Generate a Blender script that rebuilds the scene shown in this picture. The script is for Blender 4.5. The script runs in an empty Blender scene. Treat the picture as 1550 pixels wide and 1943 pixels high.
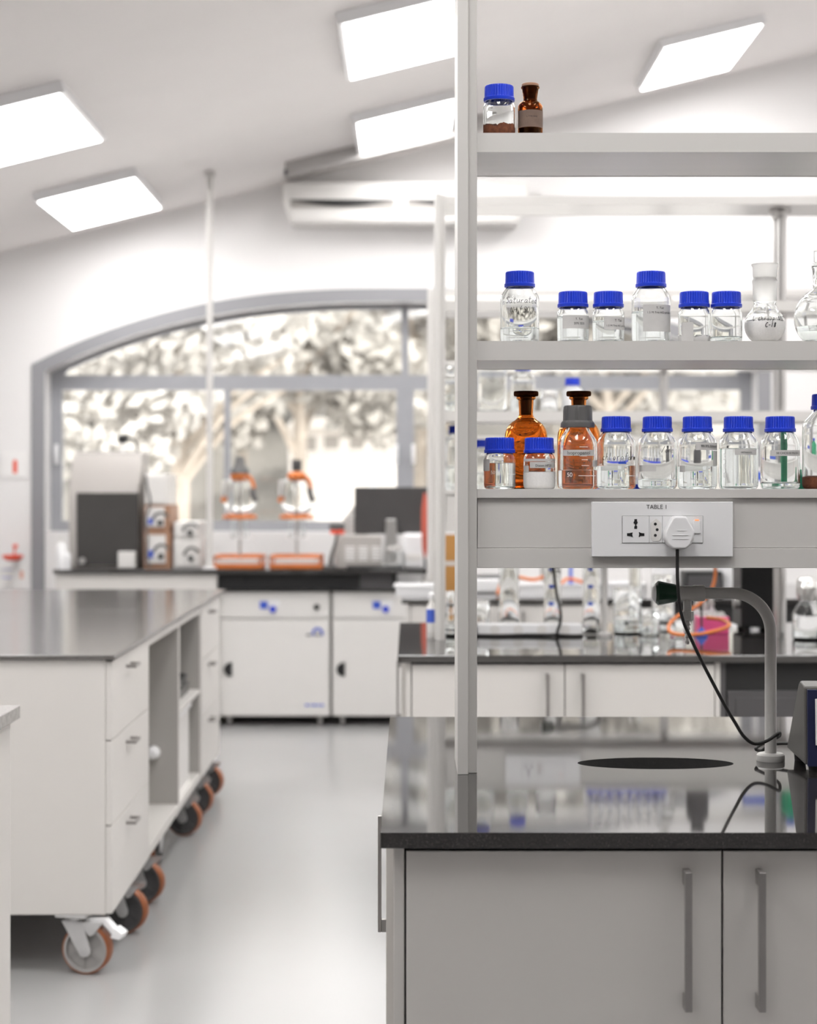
import bpy, bmesh, math, random
from mathutils import Vector, Matrix
random.seed(7)
PI = math.pi
scene = bpy.context.scene
COL = scene.collection
# photograph frame: 1550 x 1943, optical axis through (775, 930), focal length 3510 px, eye 1.4 m
F, CX, CY, EYE = 3510.0, 775.0, 930.0, 1.4
def X(px, d): return (px - CX) * d / F
def Z(py, d): return EYE - (py - CY) * d / F

# ------------------------------------------------------------------ materials
MATS = {}
def nt(m):
    m.use_nodes = True
    n = m.node_tree
    n.nodes.clear()
    out = n.nodes.new('ShaderNodeOutputMaterial')
    return n, out
def mat(name, color, rough=0.5, metal=0.0, ior=1.45, vary=0.04, scale=8.0, bump=0.0, bscale=60.0, stretch=None, trans=0.0, coat=0.0, speck=None, emis=None, sheen=0.0, rvary=0.0):
    m = bpy.data.materials.new(name)
    n, out = nt(m)
    b = n.nodes.new('ShaderNodeBsdfPrincipled')
    n.links.new(b.outputs[0], out.inputs[0])
    b.inputs['Roughness'].default_value = rough
    b.inputs['Metallic'].default_value = metal
    b.inputs['IOR'].default_value = ior
    b.inputs['Transmission Weight'].default_value = trans
    b.inputs['Coat Weight'].default_value = coat
    c = color
    if trans > 0.5:
        b.inputs['Base Color'].default_value = (*c, 1)
    else:
        tc = n.nodes.new('ShaderNodeTexCoord')
        mp = n.nodes.new('ShaderNodeMapping')
        if stretch: mp.inputs['Scale'].default_value = stretch
        n.links.new(tc.outputs['Object'], mp.inputs[0])
        nz = n.nodes.new('ShaderNodeTexNoise')
        nz.inputs['Scale'].default_value = scale
        nz.inputs['Detail'].default_value = 4
        n.links.new(mp.outputs[0], nz.inputs['Vector'])
        rp = n.nodes.new('ShaderNodeValToRGB')
        rp.color_ramp.elements[0].position = 0.3
        rp.color_ramp.elements[1].position = 0.7
        rp.color_ramp.elements[0].color = (*[max(0, v * (1 - vary)) for v in c], 1)
        rp.color_ramp.elements[1].color = (*[v * (1 + vary) for v in c], 1)
        n.links.new(nz.outputs['Fac'], rp.inputs[0])
        src = rp.outputs[0]
        if speck:
            v = n.nodes.new('ShaderNodeTexNoise')
            v.inputs['Scale'].default_value = speck[1]
            v.inputs['Detail'].default_value = 6
            v.inputs['Roughness'].default_value = 0.75
            n.links.new(mp.outputs[0], v.inputs['Vector'])
            r2 = n.nodes.new('ShaderNodeValToRGB')
            r2.color_ramp.elements[0].position = speck[2]
            r2.color_ramp.elements[1].position = speck[2] + 0.12
            mx = n.nodes.new('ShaderNodeMix'); mx.data_type = 'RGBA'
            n.links.new(v.outputs['Fac'], r2.inputs[0])
            n.links.new(r2.outputs[0], mx.inputs[0])
            n.links.new(src, mx.inputs[6])
            mx.inputs[7].default_value = (*speck[0], 1)
            src = mx.outputs[2]
        n.links.new(src, b.inputs['Base Color'])
        if rvary:
            mr = n.nodes.new('ShaderNodeMapRange')
            mr.inputs[3].default_value = max(0.01, rough - rvary); mr.inputs[4].default_value = rough + rvary
            n.links.new(nz.outputs['Fac'], mr.inputs[0]); n.links.new(mr.outputs[0], b.inputs['Roughness'])
        if bump:
            bz = n.nodes.new('ShaderNodeTexNoise'); bz.inputs['Scale'].default_value = bscale
            n.links.new(mp.outputs[0], bz.inputs['Vector'])
            bm = n.nodes.new('ShaderNodeBump'); bm.inputs['Strength'].default_value = bump; bm.inputs['Distance'].default_value = 0.002
            n.links.new(bz.outputs['Fac'], bm.inputs['Height']); n.links.new(bm.outputs[0], b.inputs['Normal'])
    if emis:
        b.inputs['Emission Color'].default_value = (*emis[0], 1)
        b.inputs['Emission Strength'].default_value = emis[1]
    MATS[name] = m
    return m
def glassmat(name, color, ior=1.47, rough=0.0):
    m = bpy.data.materials.new(name)
    n, out = nt(m)
    g = n.nodes.new('ShaderNodeBsdfGlass')
    g.inputs['Color'].default_value = (*color, 1); g.inputs['IOR'].default_value = ior; g.inputs['Roughness'].default_value = rough
    n.links.new(g.outputs[0], out.inputs[0])
    return m
def panemat(name):
    m = bpy.data.materials.new(name)
    n, out = nt(m)
    t = n.nodes.new('ShaderNodeBsdfTransparent'); t.inputs[0].default_value = (.97, .98, .98, 1)
    g = n.nodes.new('ShaderNodeBsdfGlossy'); g.inputs['Roughness'].default_value = 0.02
    fr = n.nodes.new('ShaderNodeFresnel'); fr.inputs[0].default_value = 1.45
    mx = n.nodes.new('ShaderNodeMixShader')
    n.links.new(fr.outputs[0], mx.inputs[0]); n.links.new(t.outputs[0], mx.inputs[1]); n.links.new(g.outputs[0], mx.inputs[2])
    n.links.new(mx.outputs[0], out.inputs[0])
    return m
def emitmat(name, color, strength):
    m = bpy.data.materials.new(name)
    n, out = nt(m)
    e = n.nodes.new('ShaderNodeEmission'); e.inputs[0].default_value = (*color, 1); e.inputs[1].default_value = strength
    n.links.new(e.outputs[0], out.inputs[0])
    return m

M_wall = mat('white_paint', (.79, .778, .775), .6, vary=.01, scale=2, bump=.05, bscale=200)
M_ceil = mat('ceiling_paint', (.90, .872, .858), .7, vary=.012, scale=2)
M_floor = mat('grey_vinyl', (.355, .35, .352), .22, vary=.008, scale=1.2, rvary=.012)
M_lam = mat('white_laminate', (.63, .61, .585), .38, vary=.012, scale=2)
M_lamshade = mat('shaded_laminate', (.40, .385, .365), .45, vary=.015, scale=2)  # laminate darkened, the shade inside the recesses is put into its colour
M_gap = mat('gap_shade_black', (.02, .02, .02), .7)  # black sheet behind the doors, stands in for shade in the gaps
M_granite = mat('black_granite', (.018, .0165, .016), .045, ior=1.95, vary=.35, scale=90, speck=((.11, .10, .095), 330, .54))
M_granite_soft = mat('black_granite_honed', (.075, .069, .066), .15, ior=2.1, vary=.35, scale=90, speck=((.11, .10, .095), 330, .54))
M_cupblack = mat('cup_black_stone', (.006, .006, .0065), .5, vary=.3, scale=90, speck=((.02, .02, .02), 300, .58))
M_granite_sheen = mat('granite_grazing_sheen', (.30, .29, .28), .15, ior=1.6, vary=.2, scale=60, speck=((.45, .44, .43), 300, .6))  # granite greyed, its grazing reflections are put into the colour
M_alu = mat('grey_powder_coat', (.60, .585, .565), .38, vary=.012, scale=2)
M_aluback = mat('satin_underside', (.60, .58, .565), .28, metal=.35, vary=.03, scale=3, stretch=(.3, 6, 1))
M_steel = mat('brushed_steel', (.55, .54, .53), .28, metal=1.0, vary=.06, scale=20, stretch=(12, 12, .4))
M_handle = mat('satin_nickel', (.36, .345, .335), .35, metal=.85, vary=.05, scale=20)
M_winframe = mat('grey_window_paint', (.30, .305, .325), .45, vary=.02, scale=3)
M_surround = mat('grey_surround_paint', (.27, .27, .285), .55, vary=.02, scale=2)
M_pane = panemat('window_glass')
M_glass = glassmat('borosilicate', (.992, .998, .996), 1.47)
M_bgglass = glassmat('bench_glass', (.99, .995, .995), 1.40)
M_water = glassmat('clear_liquid', (.97, .985, .985), 1.34)
M_amber = glassmat('amber_glass', (.875, .59, .32), 1.49)
M_ambdark = glassmat('dark_amber_glass', (.56, .36, .22), 1.49)
M_stopper = glassmat('amber_stopper_glass', (.13, .065, .035), 1.49)
M_frost = glassmat('frosted_glass', (.96, .96, .955), 1.45, .38)
M_bluecap = mat('blue_polypropylene', (.014, .05, .62), .38, vary=.03, scale=40)
M_bluering = mat('blue_ring', (.02, .03, .32), .3)
M_greycap = mat('dark_grey_plastic', (.115, .112, .11), .4, vary=.03)
M_black = mat('black_plastic', (.012, .012, .013), .4, vary=.1)
M_rubber = mat('black_rubber', (.015, .014, .014), .55)
M_whitep = mat('white_plastic', (.80, .80, .81), .3, vary=.008)
M_offwhite = mat('off_white_enamel', (.72, .705, .685), .35, vary=.01)
M_paper = mat('label_paper', (.56, .55, .54), .6, vary=.03, scale=60)
M_paper2 = mat('white_paper', (.82, .81, .80), .6, vary=.02)
M_ink = mat('black_ink', (.012, .012, .014), .6)
M_greyink = mat('grey_ink', (.05, .05, .055), .6)
M_whiteink = mat('white_enamel_print', (.85, .85, .84), .5)
M_blueink = mat('blue_ink', (.04, .10, .55), .5)
M_powderw = mat('white_powder', (.80, .79, .78), .9, vary=.04, scale=300, coat=.6)
M_powderb = mat('brown_powder', (.15, .05, .024), .95, vary=.3, scale=150, bump=.6, bscale=300)
M_brown = mat('brown_solid', (.05, .024, .014), .8, vary=.2, scale=80)
M_greyp = mat('grey_slurry', (.60, .595, .59), .8, vary=.06, scale=60, coat=.6)
M_green = mat('dark_green_knob', (.004, .035, .016), .3)
M_greenp = mat('green_plastic', (.01, .33, .16), .35)
M_tap = mat('grey_epoxy_tap', (.53, .52, .505), .36, vary=.012)
M_orange = mat('orange_rubber', (.62, .17, .035), .45, vary=.08)
M_tread = mat('brown_polyurethane', (.27, .085, .03), .45, vary=.1, scale=30)
M_hub = mat('cast_grey_hub', (.34, .33, .32), .5, vary=.06, scale=30)
M_hubd = mat('dark_grey_hub', (.10, .098, .10), .5, vary=.06, scale=30)
M_zinc = mat('zinc_plate', (.58, .58, .58), .35, metal=.5, vary=.05, scale=20)
M_navy = mat('navy_enamel', (.012, .016, .055), .4)
M_devgrey = mat('device_grey', (.12, .115, .11), .42, metal=.35, vary=.05)
M_darkdoor = mat('smoked_door', (.055, .052, .05), .3, vary=.04)
M_instr = mat('instrument_beige', (.40, .375, .355), .4, vary=.01)
M_woodbr = mat('brown_trim', (.36, .20, .125), .5, vary=.1)
M_redcloth = mat('red_cloth', (.50, .10, .065), .7, vary=.1)
M_beam = mat('grey_beam_paint', (.42, .405, .395), .5, vary=.02)
M_bounce = mat('bounce_white', (.82, .80, .78), .9, vary=.04, scale=1)
M_red = mat('signal_red', (.80, .09, .045), .4, vary=.02)
M_pink = mat('pink_plastic', (.95, .13, .33), .4)
M_screen = mat('monitor_back', (.05, .047, .047), .45)
M_cardb = mat('brown_cardboard', (.42, .21, .06), .8, vary=.05)
M_darkpan = mat('charcoal_panel', (.075, .072, .075), .5, vary=.03)
M_foil = mat('crumpled_foil', (.80, .79, .77), .3, metal=.9, vary=.05)
M_bluebag = mat('blue_label_print', (.06, .12, .55), .5)
M_lamp = emitmat('led_diffuser', (1.0, .985, .97), 14.0)
M_led = emitmat('amber_neon', (1.0, .30, .12), 1.2)
M_grass = mat('pale_ground', (.215, .20, .18), .9, vary=.4, scale=.22)
M_leafA = mat('beige_leaf', (.35, .328, .298), .8, vary=.12, scale=1.5)  # even beige leaf tone, paler than true foliage
M_leafB = mat('pale_leaf', (.44, .418, .39), .8, vary=.12, scale=1.5)
M_bark = mat('pale_bark', (.38, .33, .28), .9, vary=.2, scale=3)
M_house = mat('house_render', (.85, .80, .75), .8, vary=.03)
M_housew = mat('house_window', (.35, .32, .29), .3)

# ------------------------------------------------------------------ mesh builder
def smooth_path(pts, n=8, closed=False):
    P = [Vector(p) for p in pts]
    out = []
    N = len(P)
    rng = range(N) if closed else range(N - 1)
    for i in rng:
        p0 = P[(i - 1) % N] if (closed or i > 0) else P[0]
        p1 = P[i]; p2 = P[(i + 1) % N]
        p3 = P[(i + 2) % N] if (closed or i + 2 < N) else P[-1]
        for k in range(n):
            t = k / n
            out.append(0.5 * ((2 * p1) + (p2 - p0) * t + (2 * p0 - 5 * p1 + 4 * p2 - p3) * t * t + (3 * p1 - p0 - 3 * p2 + p3) * t ** 3))
    if not closed: out.append(P[-1])
    return out
class MB:
    def __init__(s): s.v = []; s.f = []
    def add(s, vs, fs):
        o = len(s.v); s.v += [tuple(v) for v in vs]; s.f += [tuple(i + o for i in f) for f in fs]
        return s
    def box(s, x0, x1, y0, y1, z0, z1):
        vs = [(x, y, z) for z in (z0, z1) for y in (y0, y1) for x in (x0, x1)]
        return s.add(vs, [(0, 2, 3, 1), (4, 5, 7, 6), (0, 1, 5, 4), (2, 6, 7, 3), (0, 4, 6, 2), (1, 3, 7, 5)])
    def cbox(s, c, size):
        return s.box(c[0] - size[0] / 2, c[0] + size[0] / 2, c[1] - size[1] / 2, c[1] + size[1] / 2, c[2] - size[2] / 2, c[2] + size[2] / 2)
    def prism(s, pts, axis, a, b):
        def m(u, w, t): return {'y': (u, t, w), 'x': (t, u, w), 'z': (u, w, t)}[axis]
        n = len(pts)
        vs = [m(u, w, a) for u, w in pts] + [m(u, w, b) for u, w in pts]
        fs = [tuple(range(n))[::-1], tuple(range(n, 2 * n))] + [(i, (i + 1) % n, n + (i + 1) % n, n + i) for i in range(n)]
        return s.add(vs, fs)
    def cyl(s, p0, p1, r0, r1=None, n=24):
        if r1 is None: r1 = r0
        p0 = Vector(p0); p1 = Vector(p1); d = (p1 - p0).normalized()
        a = d.orthogonal().normalized(); b = d.cross(a)
        vs = []
        for p, r in ((p0, r0), (p1, r1)):
            for i in range(n):
                t = 2 * PI * i / n
                vs.append(p + (a * math.cos(t) + b * math.sin(t)) * r)
        fs = [tuple(range(n))[::-1], tuple(range(n, 2 * n))] + [(i, (i + 1) % n, n + (i + 1) % n, n + i) for i in range(n)]
        return s.add(vs, fs)
    def lathe(s, prof, n=48, c=(0, 0, 0), mod=None, axis='z'):
        vs = []; rows = []
        for j, (r, z) in enumerate(prof):
            if r < 1e-6:
                rows.append([len(vs)]); vs.append((0, 0, z))
            else:
                row = []
                for i in range(n):
                    t = 2 * PI * i / n
                    rr = r * (mod(i, j) if mod else 1)
                    row.append(len(vs)); vs.append((rr * math.cos(t), rr * math.sin(t), z))
                rows.append(row)
        fs = []
        for a, b in zip(rows, rows[1:]):
            if len(a) == 1 and len(b) == 1: continue
            for i in range(n):
                k = (i + 1) % n
                if len(a) == 1: fs.append((a[0], b[k], b[i]))
                elif len(b) == 1: fs.append((a[i], a[k], b[0]))
                else: fs.append((a[i], a[k], b[k], b[i]))
        if axis == 'x': vs = [(z, x, y) for x, y, z in vs]
        if axis == 'y': vs = [(x, z, y) for x, y, z in vs]
        return s.add([(v[0] + c[0], v[1] + c[1], v[2] + c[2]) for v in vs], fs)
    def tube(s, pts, r, n=10, smooth=0, closed=False):
        P = smooth_path(pts, smooth, closed) if smooth else [Vector(p) for p in pts]
        N = len(P); vs = []
        prev = None
        for i, p in enumerate(P):
            if closed: t = (P[(i + 1) % N] - P[i - 1])
            else: t = (P[min(i + 1, N - 1)] - P[max(i - 1, 0)])
            t = t.normalized() if t.length > 1e-9 else Vector((0, 0, 1))
            a = t.orthogonal().normalized() if prev is None else (prev - t * prev.dot(t))
            if a.length < 1e-6: a = t.orthogonal()
            a.normalize(); prev = a; b = t.cross(a)
            rr = r(i / (N - 1)) if callable(r) else r
            for k in range(n):
                q = 2 * PI * k / n
                vs.append(p + (a * math.cos(q) + b * math.sin(q)) * rr)
        fs = []
        for i in range(N if closed else N - 1):
            j = (i + 1) % N
            for k in range(n):
                l = (k + 1) % n
                fs.append((i * n + k, i * n + l, j * n + l, j * n + k))
        if not closed:
            fs.append(tuple(range(n))[::-1]); fs.append(tuple((N - 1) * n + k for k in range(n)))
        return s.add(vs, fs)
    def arc_strip(s, r, t0, t1, z0, z1, n=14, thick=0.00025):
        # a piece of paper lying on a cylinder, theta measured from -Y (towards the viewer) to +X
        vs = []
        for i in range(n + 1):
            t = t0 + (t1 - t0) * i / n
            for rr in (r, r + thick):
                for z in (z0, z1):
                    vs.append((rr * math.sin(t), -rr * math.cos(t), z))
        fs = []
        for i in range(n):
            a = i * 4; b = a + 4
            fs += [(a, b, b + 1, a + 1), (a + 2, a + 3, b + 3, b + 2), (a + 1, b + 1, b + 3, a + 3), (a, a + 2, b + 2, b)]
        fs += [(0, 1, 3, 2), (n * 4, n * 4 + 2, n * 4 + 3, n * 4 + 1)]
        return s.add(vs, fs)
    def mesh(s, name, m, smooth=35, recalc=True):
        me = bpy.data.meshes.new(name)
        me.from_pydata(s.v, [], s.f)
        if recalc:
            bm = bmesh.new(); bm.from_mesh(me)
            bmesh.ops.recalc_face_normals(bm, faces=bm.faces)
            bm.to_mesh(me); bm.free()
        me.materials.append(m)
        if smooth:
            me.polygons.foreach_set('use_smooth', [True] * len(me.polygons))
            me.set_sharp_from_angle(angle=math.radians(smooth))
        me.update()
        return me
    def build(s, name, m, parent=None, bevel=0, smooth=35, seg=2):
        o = bpy.data.objects.new(name, s.mesh(name, m, smooth))
        COL.objects.link(o)
        if parent is not None: o.parent = parent
        if bevel:
            b = o.modifiers.new('edge', 'BEVEL'); b.width = bevel; b.segments = seg; b.limit_method = 'ANGLE'; b.angle_limit = math.radians(40)
            b.harden_normals = True
        return o
def link(name, me, parent):
    o = bpy.data.objects.new(name, me); COL.objects.link(o); o.parent = parent
    return o
def tag(o, label, cat, group=None, kind=None):
    o['label'] = label; o['category'] = cat
    if group: o['group'] = group
    if kind: o['kind'] = kind
    return o
def thing(name, label, cat, loc=(0, 0, 0), rz=0, group=None):
    o = bpy.data.objects.new(name, None); COL.objects.link(o)
    o.location = loc; o.rotation_euler = (0, 0, rz); o.empty_display_size = .05
    return tag(o, label, cat, group)
def struct(o):
    o['kind'] = 'structure'; return o
def kids(o): return [c for c in bpy.data.objects if c.parent == o]
def copy_tree(o, parent=None):
    c = o.copy(); COL.objects.link(c)
    if parent is not None: c.parent = parent
    for ch in kids(o): copy_tree(ch, c)
    return c
_dg = None
def text_geo(body, width, shear=0.0):
    cu = bpy.data.curves.new('t', 'FONT'); cu.body = body; cu.shear = shear; cu.resolution_u = 3
    o = bpy.data.objects.new('t', cu); COL.objects.link(o)
    bpy.context.view_layer.update()
    me = bpy.data.meshes.new_from_object(o.evaluated_get(bpy.context.evaluated_depsgraph_get()))
    vs = [tuple(v.co) for v in me.vertices]; fs = [tuple(p.vertices) for p in me.polygons]
    bpy.data.objects.remove(o); bpy.data.curves.remove(cu); bpy.data.meshes.remove(me)
    x0 = min(v[0] for v in vs); x1 = max(v[0] for v in vs)
    k = width / (x1 - x0); xm = (x0 + x1) / 2
    return [((v[0] - xm) * k, v[1] * k) for v in vs], fs
def text_flat(mb, body, width, cx, y, z, shear=0.0):
    vs, fs = text_geo(body, width, shear)
    mb.add([(cx + u, y, z + w) for u, w in vs], fs)
def text_cyl(mb, body, width, r, u, z, shear=0.0):
    vs, fs = text_geo(body, width, shear)
    mb.add([(r * math.sin((u + a) / r), -r * math.cos((u + a) / r), z + w) for a, w in vs], fs)
GLYPH = {
 'S': [[(.5, .85), (.3, 1), (.08, .82), (.28, .55), (.42, .3), (.22, .03), (-.05, .15)]],
 'a': [[(.4, .42), (.15, .5), (.02, .2), (.15, 0), (.35, .15), (.4, .45), (.4, .1), (.52, 0)]],
 't': [[(.2, .95), (.15, .2), (.25, 0), (.4, .05)], [(0, .6), (.42, .64)]],
 'u': [[(.02, .5), (.05, .1), (.2, 0), (.38, .2), (.4, .5), (.42, .08), (.52, 0)]],
 'r': [[(.05, .5), (.08, 0)], [(.08, .3), (.2, .5), (.36, .46)]],
 'e': [[(.05, .25), (.35, .3), (.3, .48), (.12, .48), (.02, .2), (.15, 0), (.42, .1)]],
 'd': [[(.35, .42), (.15, .5), (.02, .2), (.15, 0), (.35, .15)], [(.42, 1.05), (.37, .1), (.48, 0)]],
 'N': [[(0, 0), (.06, .9), (.36, .05), (.46, .95)]],
 'H': [[(.05, .9), (.02, 0)], [(.42, .95), (.38, 0)], [(.03, .45), (.4, .5)]],
 '4': [[(.28, .9), (.02, .35), (.45, .38)], [(.35, .62), (.3, -.05)]],
 '(': [[(.25, 1.1), (.08, .5), (.22, -.15)]], ')': [[(.05, 1.1), (.24, .5), (.05, -.15)]],
 'O': [[(.25, .95), (.05, .6), (.1, .1), (.35, .05), (.48, .5), (.35, .92), (.22, .95)]],
 '2': [[(.05, .75), (.2, .95), (.38, .75), (.25, .4), (.02, .02), (.45, .05)]],
 'c': [[(.36, .42), (.2, .5), (.03, .22), (.16, 0), (.4, .08)]],
 'h': [[(.06, 1.05), (.03, 0)], [(.05, .28), (.22, .5), (.34, .35), (.34, .05), (.46, 0)]],
 'l': [[(.08, 1.1), (.04, .1), (.2, 0)]],
 'o': [[(.2, .5), (.03, .25), (.18, 0), (.38, .22), (.24, .5)]],
 'f': [[(.42, .95), (.28, 1.1), (.18, .6), (.12, -.45)], [(0, .5), (.36, .55)]],
 'm': [[(.03, .5), (.03, 0), (.14, .45), (.26, .45), (.28, .02), (.4, .45), (.52, .42), (.54, 0)]],
 'n': [[(.04, .5), (.04, 0), (.2, .48), (.34, .4), (.35, 0)]],
 'C': [[(.48, .82), (.28, .95), (.04, .5), (.2, .02), (.5, .12)]],
 '1': [[(.2, .95), (.15, 0)]],
 '8': [[(.38, .8), (.2, .95), (.08, .72), (.34, .35), (.2, .02), (.04, .25), (.38, .8)]],
 '-': [[(.05, .42), (.4, .46)]], 'L': [[(.1, .95), (.04, .05), (.42, .1)]],
 'i': [[(.08, .5), (.07, 0)]], 'p': [[(.05, .5), (.02, -.45)], [(.05, .35), (.25, .5), (.36, .25), (.2, .02), (.05, .1)]],
 's': [[(.32, .45), (.12, .45), (.26, .22), (.05, 0)]], '/': [[(.4, 1.05), (0, -.1)]],
}
def handwriting(mb, text, h, r, u, z, pen=.00042, sub='', rnd=None):
    rnd = rnd or random.Random(len(text))
    w = 0.0; items = []
    for ch in text:
        if ch == ' ': w += .4; continue
        low = ch in '42' and sub
        k = .62 if low else 1.0
        items.append((ch, w, k, -.35 if low else 0)); w += (.62 if ch != 'm' else .72) * k
    for ch, x0, k, dy in items:
        jy = rnd.uniform(-.05, .05)
        for st in GLYPH[ch]:
            pts = []
            for a, b in st:
                uu = u + (x0 + a * k + b * k * .18 - w / 2) * h; zz = z + (b * k + dy + jy) * h
                pts.append((r * math.sin(uu / r), -r * math.cos(uu / r), zz))
            mb.tube(pts, pen, n=5, smooth=4)
# ------------------------------------------------------------------ camera, world, colour management
cam = bpy.data.cameras.new('camera'); camo = bpy.data.objects.new('camera', cam); COL.objects.link(camo)
camo.location = (0, 0, EYE); camo.rotation_euler = (PI / 2, 0, 0)
cam.sensor_fit = 'HORIZONTAL'; cam.sensor_width = 36; cam.lens = F / 1550 * 36
cam.shift_x = 0; cam.shift_y = -41.5 / 1550
cam.dof.use_dof = True; cam.dof.focus_distance = 3.31; cam.dof.aperture_fstop = 5.2
cam.clip_end = 300
scene.camera = camo
vs = scene.view_settings
scene.display_settings.display_device = 'sRGB'
vs.view_transform = 'Standard'; vs.look = 'None'; vs.gamma = 1; vs.use_curve_mapping = False
vs.exposure = 0.3
cy = scene.cycles
cy.use_denoising = True; cy.max_bounces = 24; cy.transmission_bounces = 20; cy.glossy_bounces = 6; cy.diffuse_bounces = 5; cy.transparent_max_bounces = 12
cy.caustics_reflective = False; cy.caustics_refractive = True; cy.sample_clamp_indirect = 6; cy.blur_glossy = .5
w = bpy.data.worlds.new('sky'); scene.world = w; w.use_nodes = True
wn = w.node_tree; wn.nodes.clear()
wo = wn.nodes.new('ShaderNodeOutputWorld'); wb = wn.nodes.new('ShaderNodeBackground'); wn.links.new(wb.outputs[0], wo.inputs[0])
wb.inputs[0].default_value = (1, .985, .972, 1); wb.inputs[1].default_value = 3.8
sl = bpy.data.lights.new('sun', 'SUN'); slo = bpy.data.objects.new('sun', sl); COL.objects.link(slo)
sl.energy = 2.6; sl.angle = .02; sl.color = (1, .97, .92)
slo.rotation_euler = (math.radians(38), math.radians(-12), 0)

# ------------------------------------------------------------------ room shell
YW = 11.9                       # face of the far wall
XL, XR, YN = -3.4, 4.6, -7.5
H0, SL = 2.17, .245             # ceiling height above the eye at x = 0, slope along x
def ceil_z(x): return EYE + H0 + SL * x
struct(MB().box(XL - .2, XR + .2, YN - .2, YW + .3, -.2, 0).build('floor', M_floor))
cz = MB().prism([(XL - .2, ceil_z(XL - .2)), (XR + .2, ceil_z(XR + .2)), (XR + .2, ceil_z(XR + .2) + .2), (XL - .2, ceil_z(XL - .2) + .2)], 'y', YN - .2, YW + .3)
struct(cz.build('ceiling', M_ceil))
struct(MB().prism([(YN - .2, 0), (YW + .3, 0), (YW + .3, ceil_z(XL)), (YN - .2, ceil_z(XL))], 'x', XL - .2, XL).build('wall_left', M_wall))
struct(MB().prism([(YN - .2, 0), (YW + .3, 0), (YW + .3, ceil_z(XR)), (YN - .2, ceil_z(XR))], 'x', XR, XR + .2).build('wall_right', M_wall))
struct(MB().prism([(XL, 0), (XR, 0), (XR, ceil_z(XR)), (XL, ceil_z(XL))], 'y', YN - .2, YN).build('wall_near', M_wall))
# arched opening in the far wall
WXL, WXR = -2.424, 2.33; WC = (WXL + WXR) / 2; WH = (WXR - WXL) / 2
ZAP, ZSP, ZSILL = 2.698, 2.207, 1.12
def arc(inset, n=40, x0=None, x1=None):
    a = WXL + inset if x0 is None else x0; b = WXR - inset if x1 is None else x1
    out = []
    for i in range(n + 1):
        x = a + (b - a) * i / n
        out.append((x, ZAP - inset - (ZAP - ZSP) * abs((x - WC) / WH) ** 2.55))
    return out
def frame_from(outer, inner, y0, y1):
    # solid ring between two outlines of the same number of points, (x, z) in the wall plane
    n = len(outer); m = MB()
    v = [(x, y0, z) for x, z in outer] + [(x, y0, z) for x, z in inner] + [(x, y1, z) for x, z in outer] + [(x, y1, z) for x, z in inner]
    f = []
    for i in range(n):
        j = (i + 1) % n
        f += [(i, j, n + j, n + i), (2 * n + i, 3 * n + i, 3 * n + j, 2 * n + j), (i, 2 * n + i, 2 * n + j, j), (n + i, n + j, 3 * n + j, 3 * n + i)]
    return m.add(v, f)
IN = .085
N = 40
arc_o = arc(0, N); arc_i = arc(IN, N)
# far wall: ring between the arched opening and the wall outline, plus the part below the sill
xs = [p[0] for p in arc_i]
outer = [(XL, ZSILL)] + [(XL, ceil_z(XL))] + [(x if 0 < k < N else (XL + .02 if k == 0 else XR - .02), ceil_z(x if 0 < k < N else (XL + .02 if k == 0 else XR - .02))) for k, x in enumerate(xs)] + [(XR, ceil_z(XR)), (XR, ZSILL)]
inner = [(xs[0], ZSILL), (xs[0], ZSILL + .5)] + arc_i + [(xs[-1], ZSILL + .5), (xs[-1], ZSILL)]
wf = frame_from(outer, inner, YW, YW + .3)
wf.box(XL, XR, YW, YW + .3, 0, ZSILL)
struct(wf.build('wall_far', M_wall, smooth=0))
# grey painted band round the opening, down to the floor
to = [(WXL, 0)] + arc_o + [(WXR, 0)]; ti = [(WXL + IN, 0)] + arc_i + [(WXR - IN, 0)]
tv = MB()
for i in range(len(to) - 1):
    a, b, c, d = to[i], to[i + 1], ti[i + 1], ti[i]
    tv.add([(a[0], YW - .012, a[1]), (b[0], YW - .012, b[1]), (c[0], YW - .012, c[1]), (d[0], YW - .012, d[1]),
            (a[0], YW + .0, a[1]), (b[0], YW + .0, b[1]), (c[0], YW + .0, c[1]), (d[0], YW + .0, d[1])],
           [(0, 1, 2, 3), (7, 6, 5, 4), (0, 4, 5, 1), (3, 2, 6, 7), (0, 3, 7, 4), (1, 5, 6, 2)])
struct(tv.build('trim_1', M_surround, smooth=0))
# window
win = bpy.data.objects.new('window_1', None); COL.objects.link(win); struct(win); win.location = (0, 12.1, 0)
FI = .155; fi = arc(FI, N)
fo = [(WXL + IN, ZSILL)] + [(WXL + IN, ZSILL + .3)] + arc(IN, N) + [(WXR - IN, ZSILL + .3), (WXR - IN, ZSILL)]
fin_arc = []
for k, (x, z) in enumerate(arc(IN, N)):
    xx = min(max(x, WXL + FI), WXR - FI)
    fin_arc.append((xx, min(z - .03, ZAP - .03 - IN - (ZAP - ZSP) * abs((xx - WC) / WH) ** 2.55)))
fin = [(WXL + FI, 1.197)] + [(WXL + FI, ZSILL + .3)] + fin_arc + [(WXR - FI, ZSILL + .3), (WXR - FI, 1.197)]
fr = frame_from(fo, fin, 0, .06)
fr.box(WXL + FI, WXR - FI, -.005, .062, 2.055, 2.152)
fr.box(-.079, .034, -.006, .063, 1.197, 2.06)
fr.box(-.045, .0, -.004, .06, 2.15, ZAP - .118)
fr.box(-1.207, -1.166, -.004, .06, 1.197, 2.06)
fr.box(1.13, 1.171, -.004, .06, 1.197, 2.06)
fr.build('window_frame', M_winframe, win, smooth=0)
MB().box(WXL + IN, WXR - IN, -.2, -.0, ZSILL - .002, ZSILL + .012).build('window_sill', M_wall, win)
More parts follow.
